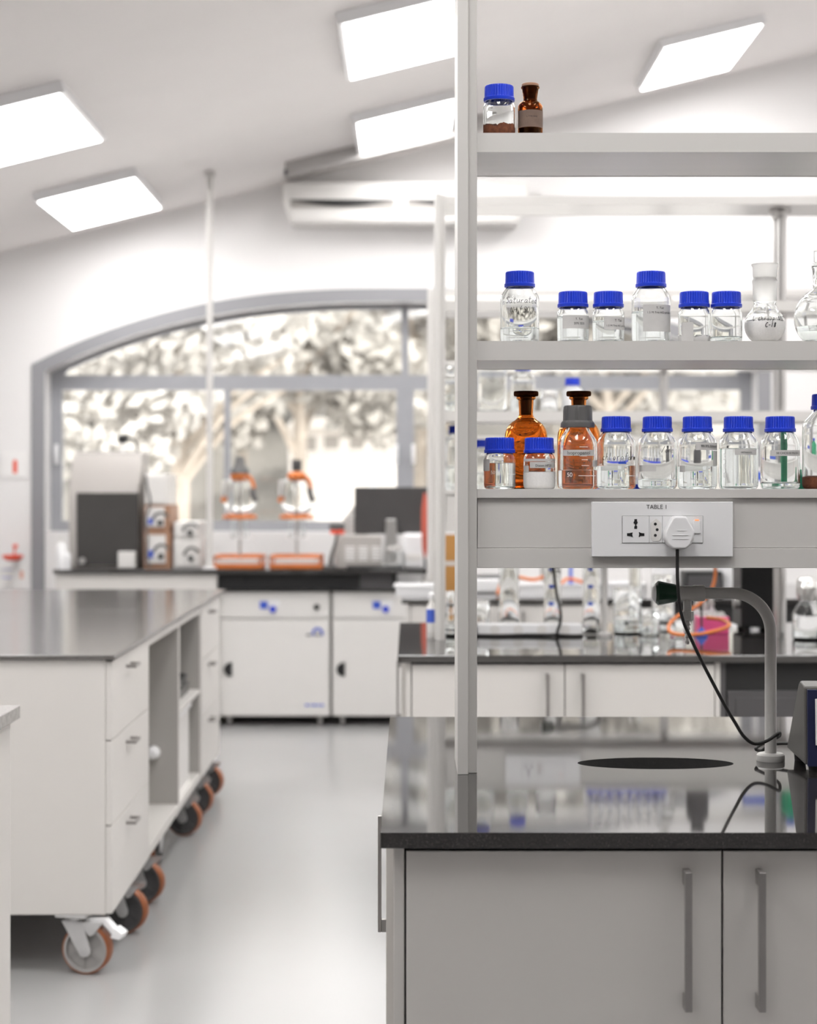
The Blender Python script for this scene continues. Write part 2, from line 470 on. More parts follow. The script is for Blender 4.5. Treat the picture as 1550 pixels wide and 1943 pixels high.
for x0, x1, z0, z1 in ((WXL + FI, -1.207, 1.197, 2.055), (-1.166, -.079, 1.197, 2.055), (.034, 1.13, 1.197, 2.055), (1.171, WXR - FI, 1.197, 2.055)):
    MB().box(x0, x1, .028, .032, z0, z1).build('glass_pane', M_pane, win)
for x0, x1 in ((WXL + FI, -.045), (0, WXR - FI)):
    top = [(x, ZAP - IN - .03 - (ZAP - ZSP) * abs((x - WC) / WH) ** 2.55) for x in [x0 + (x1 - x0) * k / 20 for k in range(21)]]
    top = [(x, max(z, 2.152)) for x, z in top]
    MB().prism([(x1, 2.152), (x0, 2.152)] + top, 'y', .028, .032).build('glass_pane', M_pane, win, smooth=0)
for px in (108, 752, 784):
    x = X(px, 12.1)
    h = MB().box(x - .012, x + .012, -.02, -.004, 1.57, 1.7).box(x - .009, x + .009, -.045, -.02, 1.60, 1.67)
    h.build('window_latch', M_whitep, win, bevel=.003)

# ceiling panels: boxes hung under the sloping ceiling, in rows over the aisles
def ceiling_light(xc, y0, label):
    a = math.atan(SL)
    r = thing('ceiling_light', label, 'ceiling light', (xc, y0, ceil_z(xc)), 0, 'square ceiling light panels')
    r.rotation_euler = (0, -a, 0)
    MB().box(-.30, .30, 0, 1.12, -.055, 0).build('housing', M_whitep, r, bevel=.004)
    MB().box(-.275, .275, .02, 1.10, -.0575, -.0545).build('diffuser', M_lamp, r)
COLS = [(-1.81, 'left'), (-.03, 'middle'), (1.69, 'right'), (3.41, 'outer right')]  # outer right column is unseen, added to light the right benches
lab = {
 (0, 10.3): 'lit square ceiling panel above the large dark-doored instrument by the window',
 (0, 8.1): 'lit ceiling panel cut by the photo edge, above the wheeled island',
 (1, 10.3): 'lit ceiling panel just above the air conditioner, half behind the grey rack post',
 (1, 8.1): 'lit ceiling panel at the top of the photo beside the grey rack post',
 (2, 10.3): 'lit ceiling panel at the top right above the high shelf with two bottles'}
for ci, (xc, nm) in enumerate(COLS):
    for y0 in (10.3, 8.1, 5.6, 3.6, 1.5):  # the three nearer rows are unseen, added to light the benches
        if (ci == 3 and y0 > 9): continue
        if ci == 2 and y0 == 8.1: l = 'lit ceiling panel over the right side benches, above the frame'
        else: l = lab.get((ci, y0), 'ceiling panel of the %s column, unseen, added for light, %s row from the window' % (nm, {5.6: 'third', 3.6: 'fourth', 1.5: 'fifth'}.get(y0, 'second')))
        ceiling_light(xc, y0, l)
# grey beam hanging under the ceiling in front of the air conditioner
xa, xb = X(541, 11.2), .46
tr = thing('ceiling_rail', 'grey rail sloping along the ceiling above the air conditioner', 'rail', (xa, 11.2, ceil_z(xa)))
L = xb - xa
MB().prism([(0, -.085), (L, -.095 + SL * L), (L, SL * L - .002), (0, -.002)], 'y', 0, .06).build('channel', M_beam, tr, smooth=0)
MB().box(-.006, .014, -.006, .03, -.083, -.045).build('end_cap', M_black, tr)['label'] = 'black end cap'
# air conditioner
ac = thing('air_conditioner', 'long white wall-mounted air conditioner above the arched window', 'air conditioner', (0, 0, 0))
x0, x1 = X(536, 11.66), X(1002, 11.66)
def zz(p): return Z(p, 11.66)
MB().prism([(x0 + .05, zz(424)), (x1 - .06, zz(424)), (x1, zz(380)), (x1, zz(345)), (x0, zz(345)), (x0, zz(378))], 'y', 11.66, 11.9).build('casing', M_offwhite, ac, bevel=.012)
for a, b in ((552, 748), (773, 985)):
    MB().box(X(a, 11.65), X(b, 11.65), 11.648, 11.665, zz(394), zz(379)).build('outlet_grille', M_instr, ac)
    lv = MB(); pts = [(X(a + (b - a) * k / 16, 11.645), 11.646, zz(381.5) - .034 * math.sin(PI * k / 16)) for k in range(17)]
    for p, q in zip(pts, pts[1:]):
        lv.add([(p[0], 11.640, zz(379.5)), (q[0], 11.640, zz(379.5)), (q[0], 11.640, q[2]), (p[0], 11.640, p[2]), (p[0], 11.648, zz(379.5)), (q[0], 11.648, zz(379.5)), (q[0], 11.648, q[2]), (p[0], 11.648, p[2])],
               [(0, 1, 2, 3), (7, 6, 5, 4), (0, 4, 5, 1), (3, 2, 6, 7)])
    lv.build('louver', M_black, ac)
MB().box(x0 + .06, x1 - .07, 11.65, 11.662, zz(418), zz(398)).build('front_flap', M_offwhite, ac, bevel=.004)

# ------------------------------------------------------------------ outside the window
struct(MB().box(-60, 60, 42, 140, -.6, -.4).build('ground_outside', M_grass))
struct(MB().box(-40, 40, 12.25, 42, -.6, -.38).build('bounce_ground', M_bounce))  # unseen white ground, added to bounce daylight up to the ceiling
hl = MB()
gx = [-60 + 5 * i for i in range(25)]; gy = [66 + 5 * j for j in range(9)]
hgt = lambda x, y: -.45 + max(0, y - 66) * .46 + .8 * math.sin(x * .21 + y * .13) * min(1, max(0, y - 66) / 12)
hl.add([(x, y, hgt(x, y)) for y in gy for x in gx], [(j * 25 + i, j * 25 + i + 1, (j + 1) * 25 + i + 1, (j + 1) * 25 + i) for j in range(8) for i in range(24)])
struct(hl.build('hill', M_grass, smooth=60))
def tree(x, y, h, r, leaf, label, n=700, trunk=.18, low=.25):
    t = thing('tree', label, 'tree', (x, y, -.4), 0, 'trees outside the window')
    rnd = random.Random(int(x * 37 + y * 11))
    tk = MB().tube([(0, 0, 0), (.1 * r * .3, 0, h * .3), (-.05 * r, .1, h * .62)], lambda q: trunk * (1 - .6 * q), n=8, smooth=5)
    for k in range(5):
        a = rnd.uniform(0, 2 * PI); z0 = h * rnd.uniform(.2, .5)
        tk.tube([(0, 0, z0), (math.cos(a) * r * .35, math.sin(a) * r * .35, z0 + h * .13), (math.cos(a) * r * .7, math.sin(a) * r * .7, z0 + h * .2)], lambda q: trunk * .45 * (1 - .7 * q), n=6, smooth=4)
    tk.build('trunk', M_bark, t)
    cr = MB()
    blobs = [(rnd.uniform(-.6, .6) * r, rnd.uniform(-.6, .6) * r, h * rnd.uniform(low + .1, .88), r * rnd.uniform(.35, .6)) for _ in range(11)]
    for i in range(n):
        bx, by, bz, br = blobs[i % len(blobs)]
        d = Vector((rnd.gauss(0, 1), rnd.gauss(0, 1), rnd.gauss(0, 1))).normalized() * br * rnd.uniform(.6, 1)
        c = Vector((bx, by, bz)) + d
        u = Vector((rnd.gauss(0, 1), rnd.gauss(0, 1), rnd.gauss(0, 1))).normalized(); v = u.orthogonal().normalized()
        s = r * rnd.uniform(.04, .085)
        cr.add([c - u * s, c + v * s * .6, c + u * s, c - v * s * .6], [(0, 1, 2, 3)])
    cr.build('crown', leaf, t, smooth=0)
TR = [(-7.2, 34, 9, 2.9, M_leafA, 'pale leafy tree seen through the window above the dark-doored instrument'),
      (-3.4, 27, 7.5, 2.3, M_leafB, 'light tree crown between the instrument stack and the white service pole'),
      (-2.2, 36, 10, 3.0, M_leafA, 'tree behind the two glass reactors, outside the window'),
      (.2, 46, 12, 3.6, M_leafB, 'tall pale tree standing beyond the small white house'),
      (-11.0, 48, 13, 4.5, M_leafB, 'large pale tree farthest to the left outside the window'),
      (-5.5, 60, 15, 5.0, M_leafA, 'tall tree far back, behind the nearer window trees'),
      (4.2, 40, 11, 4.0, M_leafA, 'tree seen through the window behind the bottle racks'),
      (13.5, 50, 12, 4.3, M_leafB, 'pale tree near the right end of the window, behind the racks'),
      (5.6, 72, 17, 5.2, M_leafB, 'tall distant tree right of the small white house'),
      (-1.6, 70, 16, 4.6, M_leafA, 'tall distant tree directly behind the small white house'),
      (-16.5, 66, 15, 5.0, M_leafA, 'distant tree behind the window frame at the far left'),
      (-9.6, 76, 17, 5.2, M_leafB, 'distant pale tree between the two left window trees')]
for a in TR: tree(*a, n=5200)
hs = thing('house', 'small white house with square windows among the trees outside', 'house', (X(640, 60), 60, -.4))
k = 60 / F
def hx(p): return (p - 640) * k
def hz(p): return Z(p, 60) + .4
MB().box(hx(548), hx(755), 0, 4, 0, hz(812)).build('wall', M_house, hs)
MB().prism([(hx(540), hz(814)), (hx(762), hz(814)), (hx(745), hz(792)), (hx(560), hz(792))], 'y', -.3, 4.3).build('roof', M_housew, hs).data.materials[0] = M_house
for a, b, c, d in ((572, 600, 828, 856), (615, 643, 826, 852), (664, 690, 826, 852), (708, 738, 842, 852)):
    m = MB().box(hx(a), hx(b), -.05, .02, hz(d), hz(c)).build('window', M_housew, hs)
    MB().box(hx(a) - .08, hx(b) + .08, -.08, .0, hz(d) - .1, hz(d)).build('ledge', M_house, m)
MB().box(hx(700), hx(716), -.06, .02, 0, hz(880)).build('door', M_whitep, hs)
# ------------------------------------------------------------------ laboratory benches
ZT = .90; TH = .023
def bar_handle(name, parent, x, y, z0, z1, out=.030, w=.0105, axis='-y'):
    m = MB()
    if axis == '-y':
        m.box(x - w / 2, x + w / 2, y - out, y - out + w, z0, z1)
        for a, b in ((z0, z0 + .022), (z1 - .022, z1)): m.box(x - w / 2, x + w / 2, y - out + w, y, a, b)
    elif axis == '-x':
        m.box(x - out, x - out + w * .6, y - w / 2, y + w / 2, z0, z1)
        for a, b in ((z0, z0 + .022), (z1 - .022, z1)): m.box(x - out + w * .6, x, y - w / 2, y + w / 2, a, b)
    o = m.build(name, M_handle, parent, bevel=.0012)
    return o
def bench_worktop(yb, xl, label, hole):
    r = thing('worktop', label, 'worktop', (0, yb, 0), 0, 'polished black granite worktops')
    x0, x1, y1 = xl, 2.52, 1.38
    if not hole:
        MB().box(x0, x1, 0, y1, ZT - TH, ZT).build('slab', M_granite, r, bevel=.003)
    else:
        bm = bmesh.new()
        cx, cyy, ax, ay = X(1243, 3.39), 3.387 - yb, .1425, .072
        def loop(pts, z): 
            vs = [bm.verts.new((p[0], p[1], z)) for p in pts]
            return vs, [bm.edges.new((vs[i], vs[(i + 1) % len(vs)])) for i in range(len(vs))]
        rect = [(x0, 0), (x1, 0), (x1, y1), (x0, y1)]
        ell = [(cx + ax * math.cos(2 * PI * i / 64), cyy + ay * math.sin(2 * PI * i / 64)) for i in range(64)]
        loops = []
        for z in (ZT, ZT - TH):
            rv, re = loop(rect, z); ev, ee = loop(ell, z)
            bmesh.ops.triangle_fill(bm, edges=re + ee, use_beauty=True)
            loops.append((rv, ev))
        for q in (0, 1):
            a, b = loops[0][q], loops[1][q]
            for i in range(len(a)): bm.faces.new((a[i], a[(i + 1) % len(a)], b[(i + 1) % len(a)], b[i]))
        bmesh.ops.recalc_face_normals(bm, faces=bm.faces)
        me = bpy.data.meshes.new('slab'); bm.to_mesh(me); bm.free(); me.materials.append(M_granite)
        link('slab', me, r)
        prof = [(1, -.0005), (1.0, -TH), (.96, -.06), (.86, -.10), (.6, -.125), (.15, -.13), (.15, -.2), (.17, -.2), (.17, -.135), (.62, -.133), (.9, -.105), (1.02, -.062), (1.04, -TH)]
        b = MB().lathe([(p[0], p[1]) for p in prof], n=48)
        b.v = [(cx + v[0] * ax * .995, cyy + v[1] * ay * .995, ZT + v[2]) for v in b.v]
        b.build('drip_cup', M_cupblack, r)['label'] = 'oval black cup sink set flush into the worktop'
    return r
def base_cabinet(x0, w, yb, label, split=(.464,), end=False, side=.0155, left_hinge=True, dark=False):
    r = thing('base_cabinet', label, 'cabinet', (x0, yb + .02, 0), 0, 'white bench base cabinets')
    D = 1.33; zb, zt = .10, ZT - TH - .0005
    c = MB().box(0, w, .02, D - .02, zb, zt)
    c.box(0, side, .0, .02, zb, zt).box(w - side, w, .0, .02, zb, zt)
    c.box(.03, w - .03, .06, D - .06, 0, zb)
    c.build('carcass', M_lam if not dark else M_darkpan, r, bevel=.001)
    MB().box(side + .0005, w - side - .0005, .012, .0195, zb, zt).build('gap_shade', M_gap, r)
    if not dark:
        xs = [side + .003] + [side + .003 + s for s in split] + [w - side - .003]
        ztop = .872 - .0016
        n = len(xs) - 1
        for i in range(n):
            a, b = xs[i] + (.0 if i == 0 else .0016), xs[i + 1] - (.0016 if i < n - 1 else 0)
            d = MB().box(a, b, -.004, .0115, zb + .003, ztop).build('door', M_lam, r, bevel=.0012)
            hx_ = b - .052 if i % 2 == 0 else a + .052
            bar_handle('handle', d, hx_, -.004, .641, .8445)
            d2 = MB().box(a, b, D - .02, D - .004, zb + .003, ztop).build('door', M_lam, r, bevel=.0012)
    else:
        d = MB().box(side + .006, w - side - .006, .0, .0115, zb + .01, .79).build('panel', M_darkpan, r, bevel=.002)
        MB().box(side + .03, w - side - .03, -.003, .001, zb + .04, .77).build('inset', M_darkpan, d, bevel=.002)
    if end:
        d = MB().box(-.0155, -.0005, .34, D - .35, zb + .003, zt - .012).build('end_panel', M_lam, r, bevel=.001)
        bar_handle('handle', d, -.0155, .46, .641, .8405, out=.0155, axis='-x')
    return r
def rack(yb, label, xo=.0):
    # steel reagent rack standing along the middle of a bench: origin at the left post's foot
    r = thing('reagent_rack', label, 'shelf rack', (.0861 + xo, yb + .55, ZT), 0, 'grey steel reagent racks')
    W = 2.36
    def up(z): return z - ZT
    for s in (0, 1):
        p = MB()
        if s == 0:
            p.box(0, .0187, 0, .20, 0, up(2.386)); p.box(.0192, .035, .018, .20, 0, up(2.386)); p.box(.0165, .0195, .004, .19, 0, up(2.386))
        else:
            p.box(W - .035, W - .0192, .018, .20, 0, up(2.386)); p.box(W - .0187, W, 0, .20, 0, up(2.386)); p.box(W - .0195, W - .0165, .004, .19, 0, up(2.386))
        p.build('post', M_alu, r, bevel=.0008)
    for z, t in ((2.381, .028), (2.0316, .034), (1.6637, .034)):
        s = MB()
        s.box(.0352, W - .0352, .02, .0225, up(z - t), up(z)); s.box(.0352, W - .0352, .2775, .28, up(z - t), up(z))
        s.box(.0352, W - .0352, .0225, .2775, up(z - .003), up(z))
        sh = s.build('shelf', M_alu, r)
        MB().box(.0353, W - .0353, .0227, .2773, up(z - t + .0006), up(z - .0035)).build('underside', M_aluback, sh)
    s = MB().box(.0352, W - .0352, .018, .28, up(1.386), up(1.402)).build('shelf', M_alu, r, bevel=.0006)
    ch = MB().box(.0362, W - .0362, .024, .26, up(1.298), up(1.3855)).build('service_channel', M_alu, r, bevel=.0006)
    MB().box(.0352, W - .0352, .0215, .262, up(1.2622), up(1.2974)).build('lower_rail', M_alu, ch, bevel=.0008)
    MB().cyl((1.176, .15, 0), (1.176, .15, up(2.352)), .0215, n=32).build('pole', M_steel, r)
    f = MB()
    for z in (2.352,): f.lathe([(0, 0), (.038, 0), (.038, -.010), (.028, -.016), (.023, -.03), (0, -.03)], c=(1.176, .15, up(z)))
    f.build('pole_collar', M_steel, r)
    return r
def outlet(yb, label, plug=False):
    # twin socket plate on the front of the service channel
    y = yb + .5735
    r = thing('power_outlet', label, 'power outlet', (X(1256.5, 3.262), y, 1.331), 0, 'white socket plates on the rack channels')
    hw = .1245
    MB().box(-hw, hw, -.013, 0.0, -.0485, .0485).build('plate', M_whitep, r, bevel=.0012)
    k = 3.262 / F
    def lx(p): return (p - 1256.5) * k
    def lz(p): return EYE - (p - CY) * k - 1.331
    g = MB().box(lx(1180), lx(1333.5), -.0135, -.0125, lz(1030.4), lz(978.6)).build('module_gap', M_greyink, r)
    for a, b in ((1180.6, 1231.2), (1231.7, 1256.2), (1256.8, 1333)):
        MB().box(lx(a), lx(b), -.0142, -.0128, lz(1029.8), lz(979.2)).build('module', M_whitep, r, bevel=.0003)
    if True:
        h = MB()
        def blk(pts): h.prism([(lx(a), lz(b)) for a, b in pts], 'y', -.0147, -.0140)
        blk([(1203.2, 985), (1208.2, 985), (1208.2, 988.5), (1209.6, 991.5), (1206.4, 996), (1208.6, 999), (1208.2, 1003.5), (1203.2, 1003.5), (1203, 999), (1205, 996), (1201.4, 991.5), (1203.2, 988.5)])
        blk([(1189.2, 1011.6), (1194, 1011.6), (1196.2, 1010.8), (1200, 1010.2), (1199, 1014.2), (1200.2, 1018.8), (1196, 1017.5), (1189.2, 1017)])
        blk([(1222, 1011.8), (1217.5, 1011.6), (1213.8, 1010.6), (1213.4, 1009.6), (1211.4, 1009.8), (1212.4, 1014), (1211.2, 1018.8), (1213.4, 1019), (1214, 1016.8), (1222, 1017)])
        h.build('socket_holes', M_black, r)
        e = MB().prism([(lx(a), lz(b)) for a, b in ((1234, 992), (1244, 983.5), (1254, 992), (1254, 1022), (1250, 1027), (1238, 1027), (1234, 1022))], 'y', -.0150, -.0140).build('europlug_recess', M_offwhite, r, bevel=.0003)
        q = MB()
        for a, b in ((1242.8, 994.3), (1246.2, 1005), (1242.8, 1015.7)): q.cyl((lx(a), -.0153, lz(b)), (lx(a), -.0148, lz(b)), .0026, n=16)
        q.build('pin_holes', M_black, e)
    sw = MB().box(lx(1314.5), lx(1328.5), -.0165, -.014, lz(1012), lz(988)).build('switch', M_whitep, r, bevel=.0008)
    MB().box(lx(1317.5), lx(1325), -.0170, -.0163, lz(988), lz(985.6)).build('indicator', M_led, sw)
    if plug:
        tx = MB(); text_flat(tx, 'TABLE 1', .0352, lx(1245), -.0134, lz(965.4))
        tx.build('lettering', M_greyink, r, smooth=0)
    return r
def tap(yb, label):
    # goose-neck tap standing on the rear half of the bench
    r = thing('bench_tap', label, 'tap', (X(1462, 3.42), yb + .72, ZT), 0, 'grey single-outlet bench taps')
    zc = Z(1125.5, 3.42) - ZT; k = 3.42 / F
    R = .0715
    MB().lathe([(0, 0), (.0255, 0), (.0262, .003), (.0255, .011), (.0225, .014), (.013, .015), (0, .015)], n=40).build('flange', M_tap, r)
    path = [(0, 0, .012), (0, 0, zc - R)] + [(-R + R * math.cos(a), 0, zc - R + R * math.sin(a)) for a in [PI / 2 * i / 14 for i in range(1, 15)]] + [((1335 - 1462) * k, 0, zc)]
    MB().tube(path, .0108, n=20).build('neck', M_tap, r)
    x0, x1 = (1284 - 1462) * k, (1336.5 - 1462) * k
    L = x1 - x0
    bd = MB().lathe([(0, 0), (.0125, 0), (.0138, .004), (.0138, L * .55), (.0150, L * .62), (.0150, L - .002), (.0138, L), (0, L)], n=28, axis='x', c=(x0, 0, zc))
    xo = (1304 - 1462) * k
    bd.cyl((xo, 0, zc), (xo, 0, zc - .0335), .0078, n=20)
    bd.build('valve_body', M_tap, r)
    kx0, kx1 = (1237 - 1462) * k, (1283 - 1462) * k
    LK = kx1 - kx0
    kn = MB().lathe([(0, 0), (.011, .001), (.0165, .005), (.0225, .011), (.0222, .014), (.0165, LK - .002), (.0155, LK), (0, LK)], n=24, axis='x', c=(kx0, 0, zc), mod=lambda i, j: 1 if i % 4 < 3 else .95)
    kb = kn.build('knob', M_green, r, smooth=25); kb['label'] = 'dark green tapered tap knob'
    MB().lathe([(0, -.0006), (.0105, .0004), (.0162, .0045), (.0175, .0058), (0, .0055)], n=24, axis='x', c=(kx0, 0, zc)).build('index_disc', M_whitep, kb)
    MB().lathe([(0, -.0335), (.0115, -.0335), (.0122, -.037), (.0122, -.0475), (.0105, -.0495), (0, -.0495)], n=28, c=(xo, 0, zc), mod=lambda i, j: 1 if i % 2 else .96).build('collar', M_tap, r, smooth=20)
    pr = [(0, -.0495), (.0085, -.0495)]
    for i in range(5):
        z = -.052 - i * .0078
        pr += [(.0050 - i * .0003, z), (.0068 - i * .0004, z - .0055), (.0062 - i * .0004, z - .0072)]
    pr += [(.0040, -.0925), (.0030, -.0945), (0, -.0945)]
    MB().lathe(pr, n=24, c=(xo, 0, zc)).build('hose_barb', M_steel, r)
    return r
BY = [2.70, 5.60, 8.50]
XLB = [-.0408, -.0335, -.032]
bench_worktop(BY[0], XLB[0], 'polished black granite worktop nearest the camera, with an oval cup sink', True)
bench_worktop(BY[1], XLB[1], 'polished black worktop of the middle bench, crowded with glassware', False)
bench_worktop(BY[2], XLB[2], 'black worktop of the farthest bench, close to the window counter', False)
base_cabinet(-.0217, .955, BY[0], 'pale grey double-door cabinet in front with two satin bar handles', end=True)
base_cabinet(.934, .955, BY[0], 'pale grey double-door cabinet of the front bench, just past the right photo edge')
c2 = base_cabinet(-.008, .955, BY[1], 'white double-door cabinet of the middle bench, behind the front rack post', end=True)
base_cabinet(.948, .955, BY[1], 'charcoal-panelled cabinet of the middle bench, behind the bent tap pipe', dark=True)
base_cabinet(-.008, .955, BY[2], 'white double-door cabinet of the farthest bench, seen below the black cable', end=False)
base_cabinet(.948, .955, BY[2], 'dark panelled cabinet under the farthest bench worktop', dark=True)
rack(BY[0], 'grey steel rack in front, holding the sharp blue-capped bottles')
rack(BY[1], 'blurred grey rack of the middle bench with a round steel pole', .002)
rack(BY[2], 'farthest grey rack, its thin post against the window', .008)
outlet(BY[0], 'white socket plate lettered TABLE 1 with a plug in it', True)
outlet(BY[1], 'blurred socket plate on the middle bench, mirrored in the front worktop')
tap(BY[0], 'grey goose-neck tap with dark green knob on the front worktop')
tap(BY[1], 'blurred pale tap pipe on the middle bench between the measuring cylinders')
tap(BY[2], 'farthest tap pipe, on the bench nearest the window counter')

# plug and its cord
pl = thing('mains_plug', 'white plug in the TABLE 1 socket with a hanging black cord', 'plug', (X(1285.5, 3.26), 3.2585, 1.305))
k = 3.25 / F
def lx(p): return (p - 1285.5) * k
def lz(p): return EYE - (p - CY) * k - 1.305
out = [(1275.5, 979), (1297, 979), (1302, 986), (1312.5, 1005), (1314, 1011), (1312, 1021), (1307, 1033), (1297, 1041.5), (1273, 1041.5), (1262, 1032), (1257.5, 1021), (1257, 1010), (1262, 1000), (1271, 983)]
MB().prism([(lx(a), lz(b)) for a, b in out], 'y', -.026, .0).build('plug_body', M_whitep, pl, bevel=.004, seg=4)
g = MB()
for a, b, y in ((1271, 1301, 1015), (1271, 1301, 1022)): g.box(lx(a), lx(b), -.0268, -.0255, lz(y + .6), lz(y - .6))
g.box(lx(1281), lx(1299), -.0268, -.0255, lz(1006.6), lz(1005.6))
g.build('grip_ridges', M_whitep, pl, bevel=.0003)
cp = [(1285, 1040, 3.25), (1285, 1060, 3.25), (1285.5, 1100, 3.25), (1289, 1145, 3.26), (1297, 1180, 3.27), (1311, 1212, 3.285), (1330, 1252, 3.30), (1351, 1293, 3.32), (1375, 1338, 3.345), (1395, 1372, 3.36), (1411, 1397, 3.37), (1430, 1411, 3.38), (1452, 1407, 3.39), (1472, 1395, 3.398), (1479, 1390, 3.41), (1478, 1397, 3.43), (1462, 1405, 3.445), (1443, 1413, 3.45), (1434, 1421, 3.44), (1444, 1424, 3.455), (1458, 1415, 3.46), (1478, 1411, 3.47), (1505, 1411, 3.455)]
pts = [(X(a, d) - pl.location.x, d - pl.location.y, max(Z(b, d), .9034) - pl.location.z) for a, b, d in cp]
MB().tube(pts, .0031, n=10, smooth=8).build('cord', M_rubber, pl)

# small bench instrument at the right edge
dv = thing('bench_instrument', 'navy-fronted grey wedge-shaped instrument cut by the right photo edge', 'instrument', (X(1528, 3.28), 3.28, ZT))
w_ = .22
MB().prism([(0.004, .012), (.165, .020), (.062, .150), (.048, .157), (.010, .150)], 'x', 0, w_).build('housing', M_devgrey, dv, bevel=.004)
MB().prism([(-.004, .010), (.0035, .010), (.0085, .146), (.002, .146)], 'x', .004, w_ - .004).build('front_panel', M_navy, dv, bevel=.0012)
MB().prism([(-.0055, .048), (-.0035, .048), (.0008, .130), (-.001, .130)], 'x', .017, w_ - .02).build('keypad', M_paper2, dv, bevel=.0008)
for a in (.02, w_ - .02):
    for b in (.02, .14): MB().cyl((a, b, 0), (a, b, .022), .010, .012, n=16).build('rubber_foot', M_rubber, dv)

# ------------------------------------------------------------------ island of mobile cabinets on the left
ROT = .0085
IX, IYY = X(217, 5.33), 5.33
def isl(d): return (IX - (d - IYY) * ROT, d, 0)
ZI = 1.4 - (1243 - CY) / (F / 5.33); ZB = .174
def island_top(d0, d1, label):
    r = thing('island_worktop', label, 'worktop', isl(d0), ROT, 'dark worktops of the wheeled island')
    MB().box(-1.25, 0, 0.0005, d1 - d0 - .0015, ZI - .014, ZI).build('slab', M_granite_soft, r, bevel=.002)
    return r
island_top(5.33, 7.31, 'dark polished island worktop nearer the camera, reflecting the window')
island_top(7.31, 8.87, 'dark polished island worktop farther from the camera, beyond the seam')
def caster(parent, x, y, rz=0.0, brake=False, dark=True):
    # swivel caster: part of a mobile cabinet; plate at the top, wheel trailing towards -Y
    c = MB()
    c.box(-.05, .05, -.045, .045, ZB - .006, ZB - .0005)
    c.cyl((0, 0, ZB - .025), (0, 0, ZB - .006), .028, .034, n=20)
    m = c.build('caster', M_zinc, parent)
    m.location = (x, y, 0); m.rotation_euler = (0, 0, rz)
    R, off, hwid = .0715, .035, .022
    f = MB()
    for s in (-1, 1):
        x0_, x1_ = (s * (hwid + .004), s * (hwid + .008))
        f.prism([(-.034, ZB - .020), (.028, ZB - .020), (off + .020, R + .006), (off + .019, R - .008), (off + .011, R - .017), (off, R - .020), (off - .011, R - .017), (off - .019, R - .004)], 'x', min(x0_, x1_), max(x0_, x1_))
        f.prism([(.024, ZB - .020), (.094, ZB - .020), (.064, .118), (.052, .113), (.036, .128)], 'x', min(x0_, x1_) + .001, max(x0_, x1_) - .001)
    f.box(-hwid - .008, hwid + .008, -.03, .028, ZB - .024, ZB - .018)
    f.cyl((-hwid - .011, off, R), (hwid + .011, off, R), .008, n=14)
    f.build('fork', M_zinc, m, bevel=.001)
    w = MB().lathe([(.0655, -hwid + .002), (R - .002, -hwid + .001), (R, -hwid + .004), (R, hwid - .004), (R - .002, hwid - .001), (.0655, hwid - .002), (.0655, -hwid + .002)], n=48, axis='x', c=(0, off, R))
    w.build('tread', M_tread, m)
    h = MB().lathe([(0, -hwid - .002), (.016, -hwid - .002), (.017, -.012), (.057, -.010), (.058, -hwid), (.0658, -hwid), (.0658, hwid), (.058, hwid), (.057, .010), (.017, .012), (.016, hwid + .002), (0, hwid + .002)], n=40, axis='x', c=(0, off, R))
    for i in range(6):
        a = PI / 3 * i + .4
        h.add([(sx * .0145, off + r_ * math.cos(a) - q * math.sin(a), R + r_ * math.sin(a) + q * math.cos(a)) for sx in (-1, 1) for r_ in (.015, .058) for q in (-.002, .002)],
              [(0, 1, 3, 2), (4, 6, 7, 5), (0, 4, 5, 1), (2, 3, 7, 6), (0, 2, 6, 4), (1, 5, 7, 3)])
    h.build('hub', M_hubd if dark else M_hub, m)
    if brake:
        b = MB().prism([(.030, ZB - .012), (.030, ZB - .026), (.085, ZB - .026), (.118, ZB - .060), (.130, ZB - .047), (.095, ZB - .010)], 'x', -.016, .016)
        b.prism([(.112, ZB - .064), (.126, ZB - .034), (.152, ZB - .052), (.140, ZB - .070)], 'x', -.022, .022)
        b.build('brake_pedal', M_whitep, m, bevel=.003)
    return m
def pull(parent, y, z):
    m = MB().box(.025, .031, y - .052, y + .052, z - .005, z + .005)
    for s in (-.046, .046): m.box(.0, .026, y + s - .005, y + s + .005, z - .005, z + .005)
    return m.build('pull_handle', M_handle, parent, bevel=.001)
ZC = ZI - .0145
def drawer_unit(d0, d1, label, casters, end=True):
    r = thing('mobile_cabinet', label, 'cabinet', isl(d0), ROT, 'white mobile cabinets of the island')
    L = d1 - d0 - .003
    MB().box(-1.23, -.0275, .012, L, ZB, ZC).build('carcass', M_lam, r, bevel=.0015)
    n = 3
    zs = [ZB, .430, .676, ZC - .004]
    for a, b in zip(zs, zs[1:]):
        d = MB().box(-.027, -.009, .014, L - .002, a + .002, b - .002).build('drawer', M_lam, r, bevel=.0015)
        p = pull(d, L * .42, b - .042); p.location.x = -.009
    for x, y, rz, br in casters: caster(r, x, y, rz, br, not br)
    return r
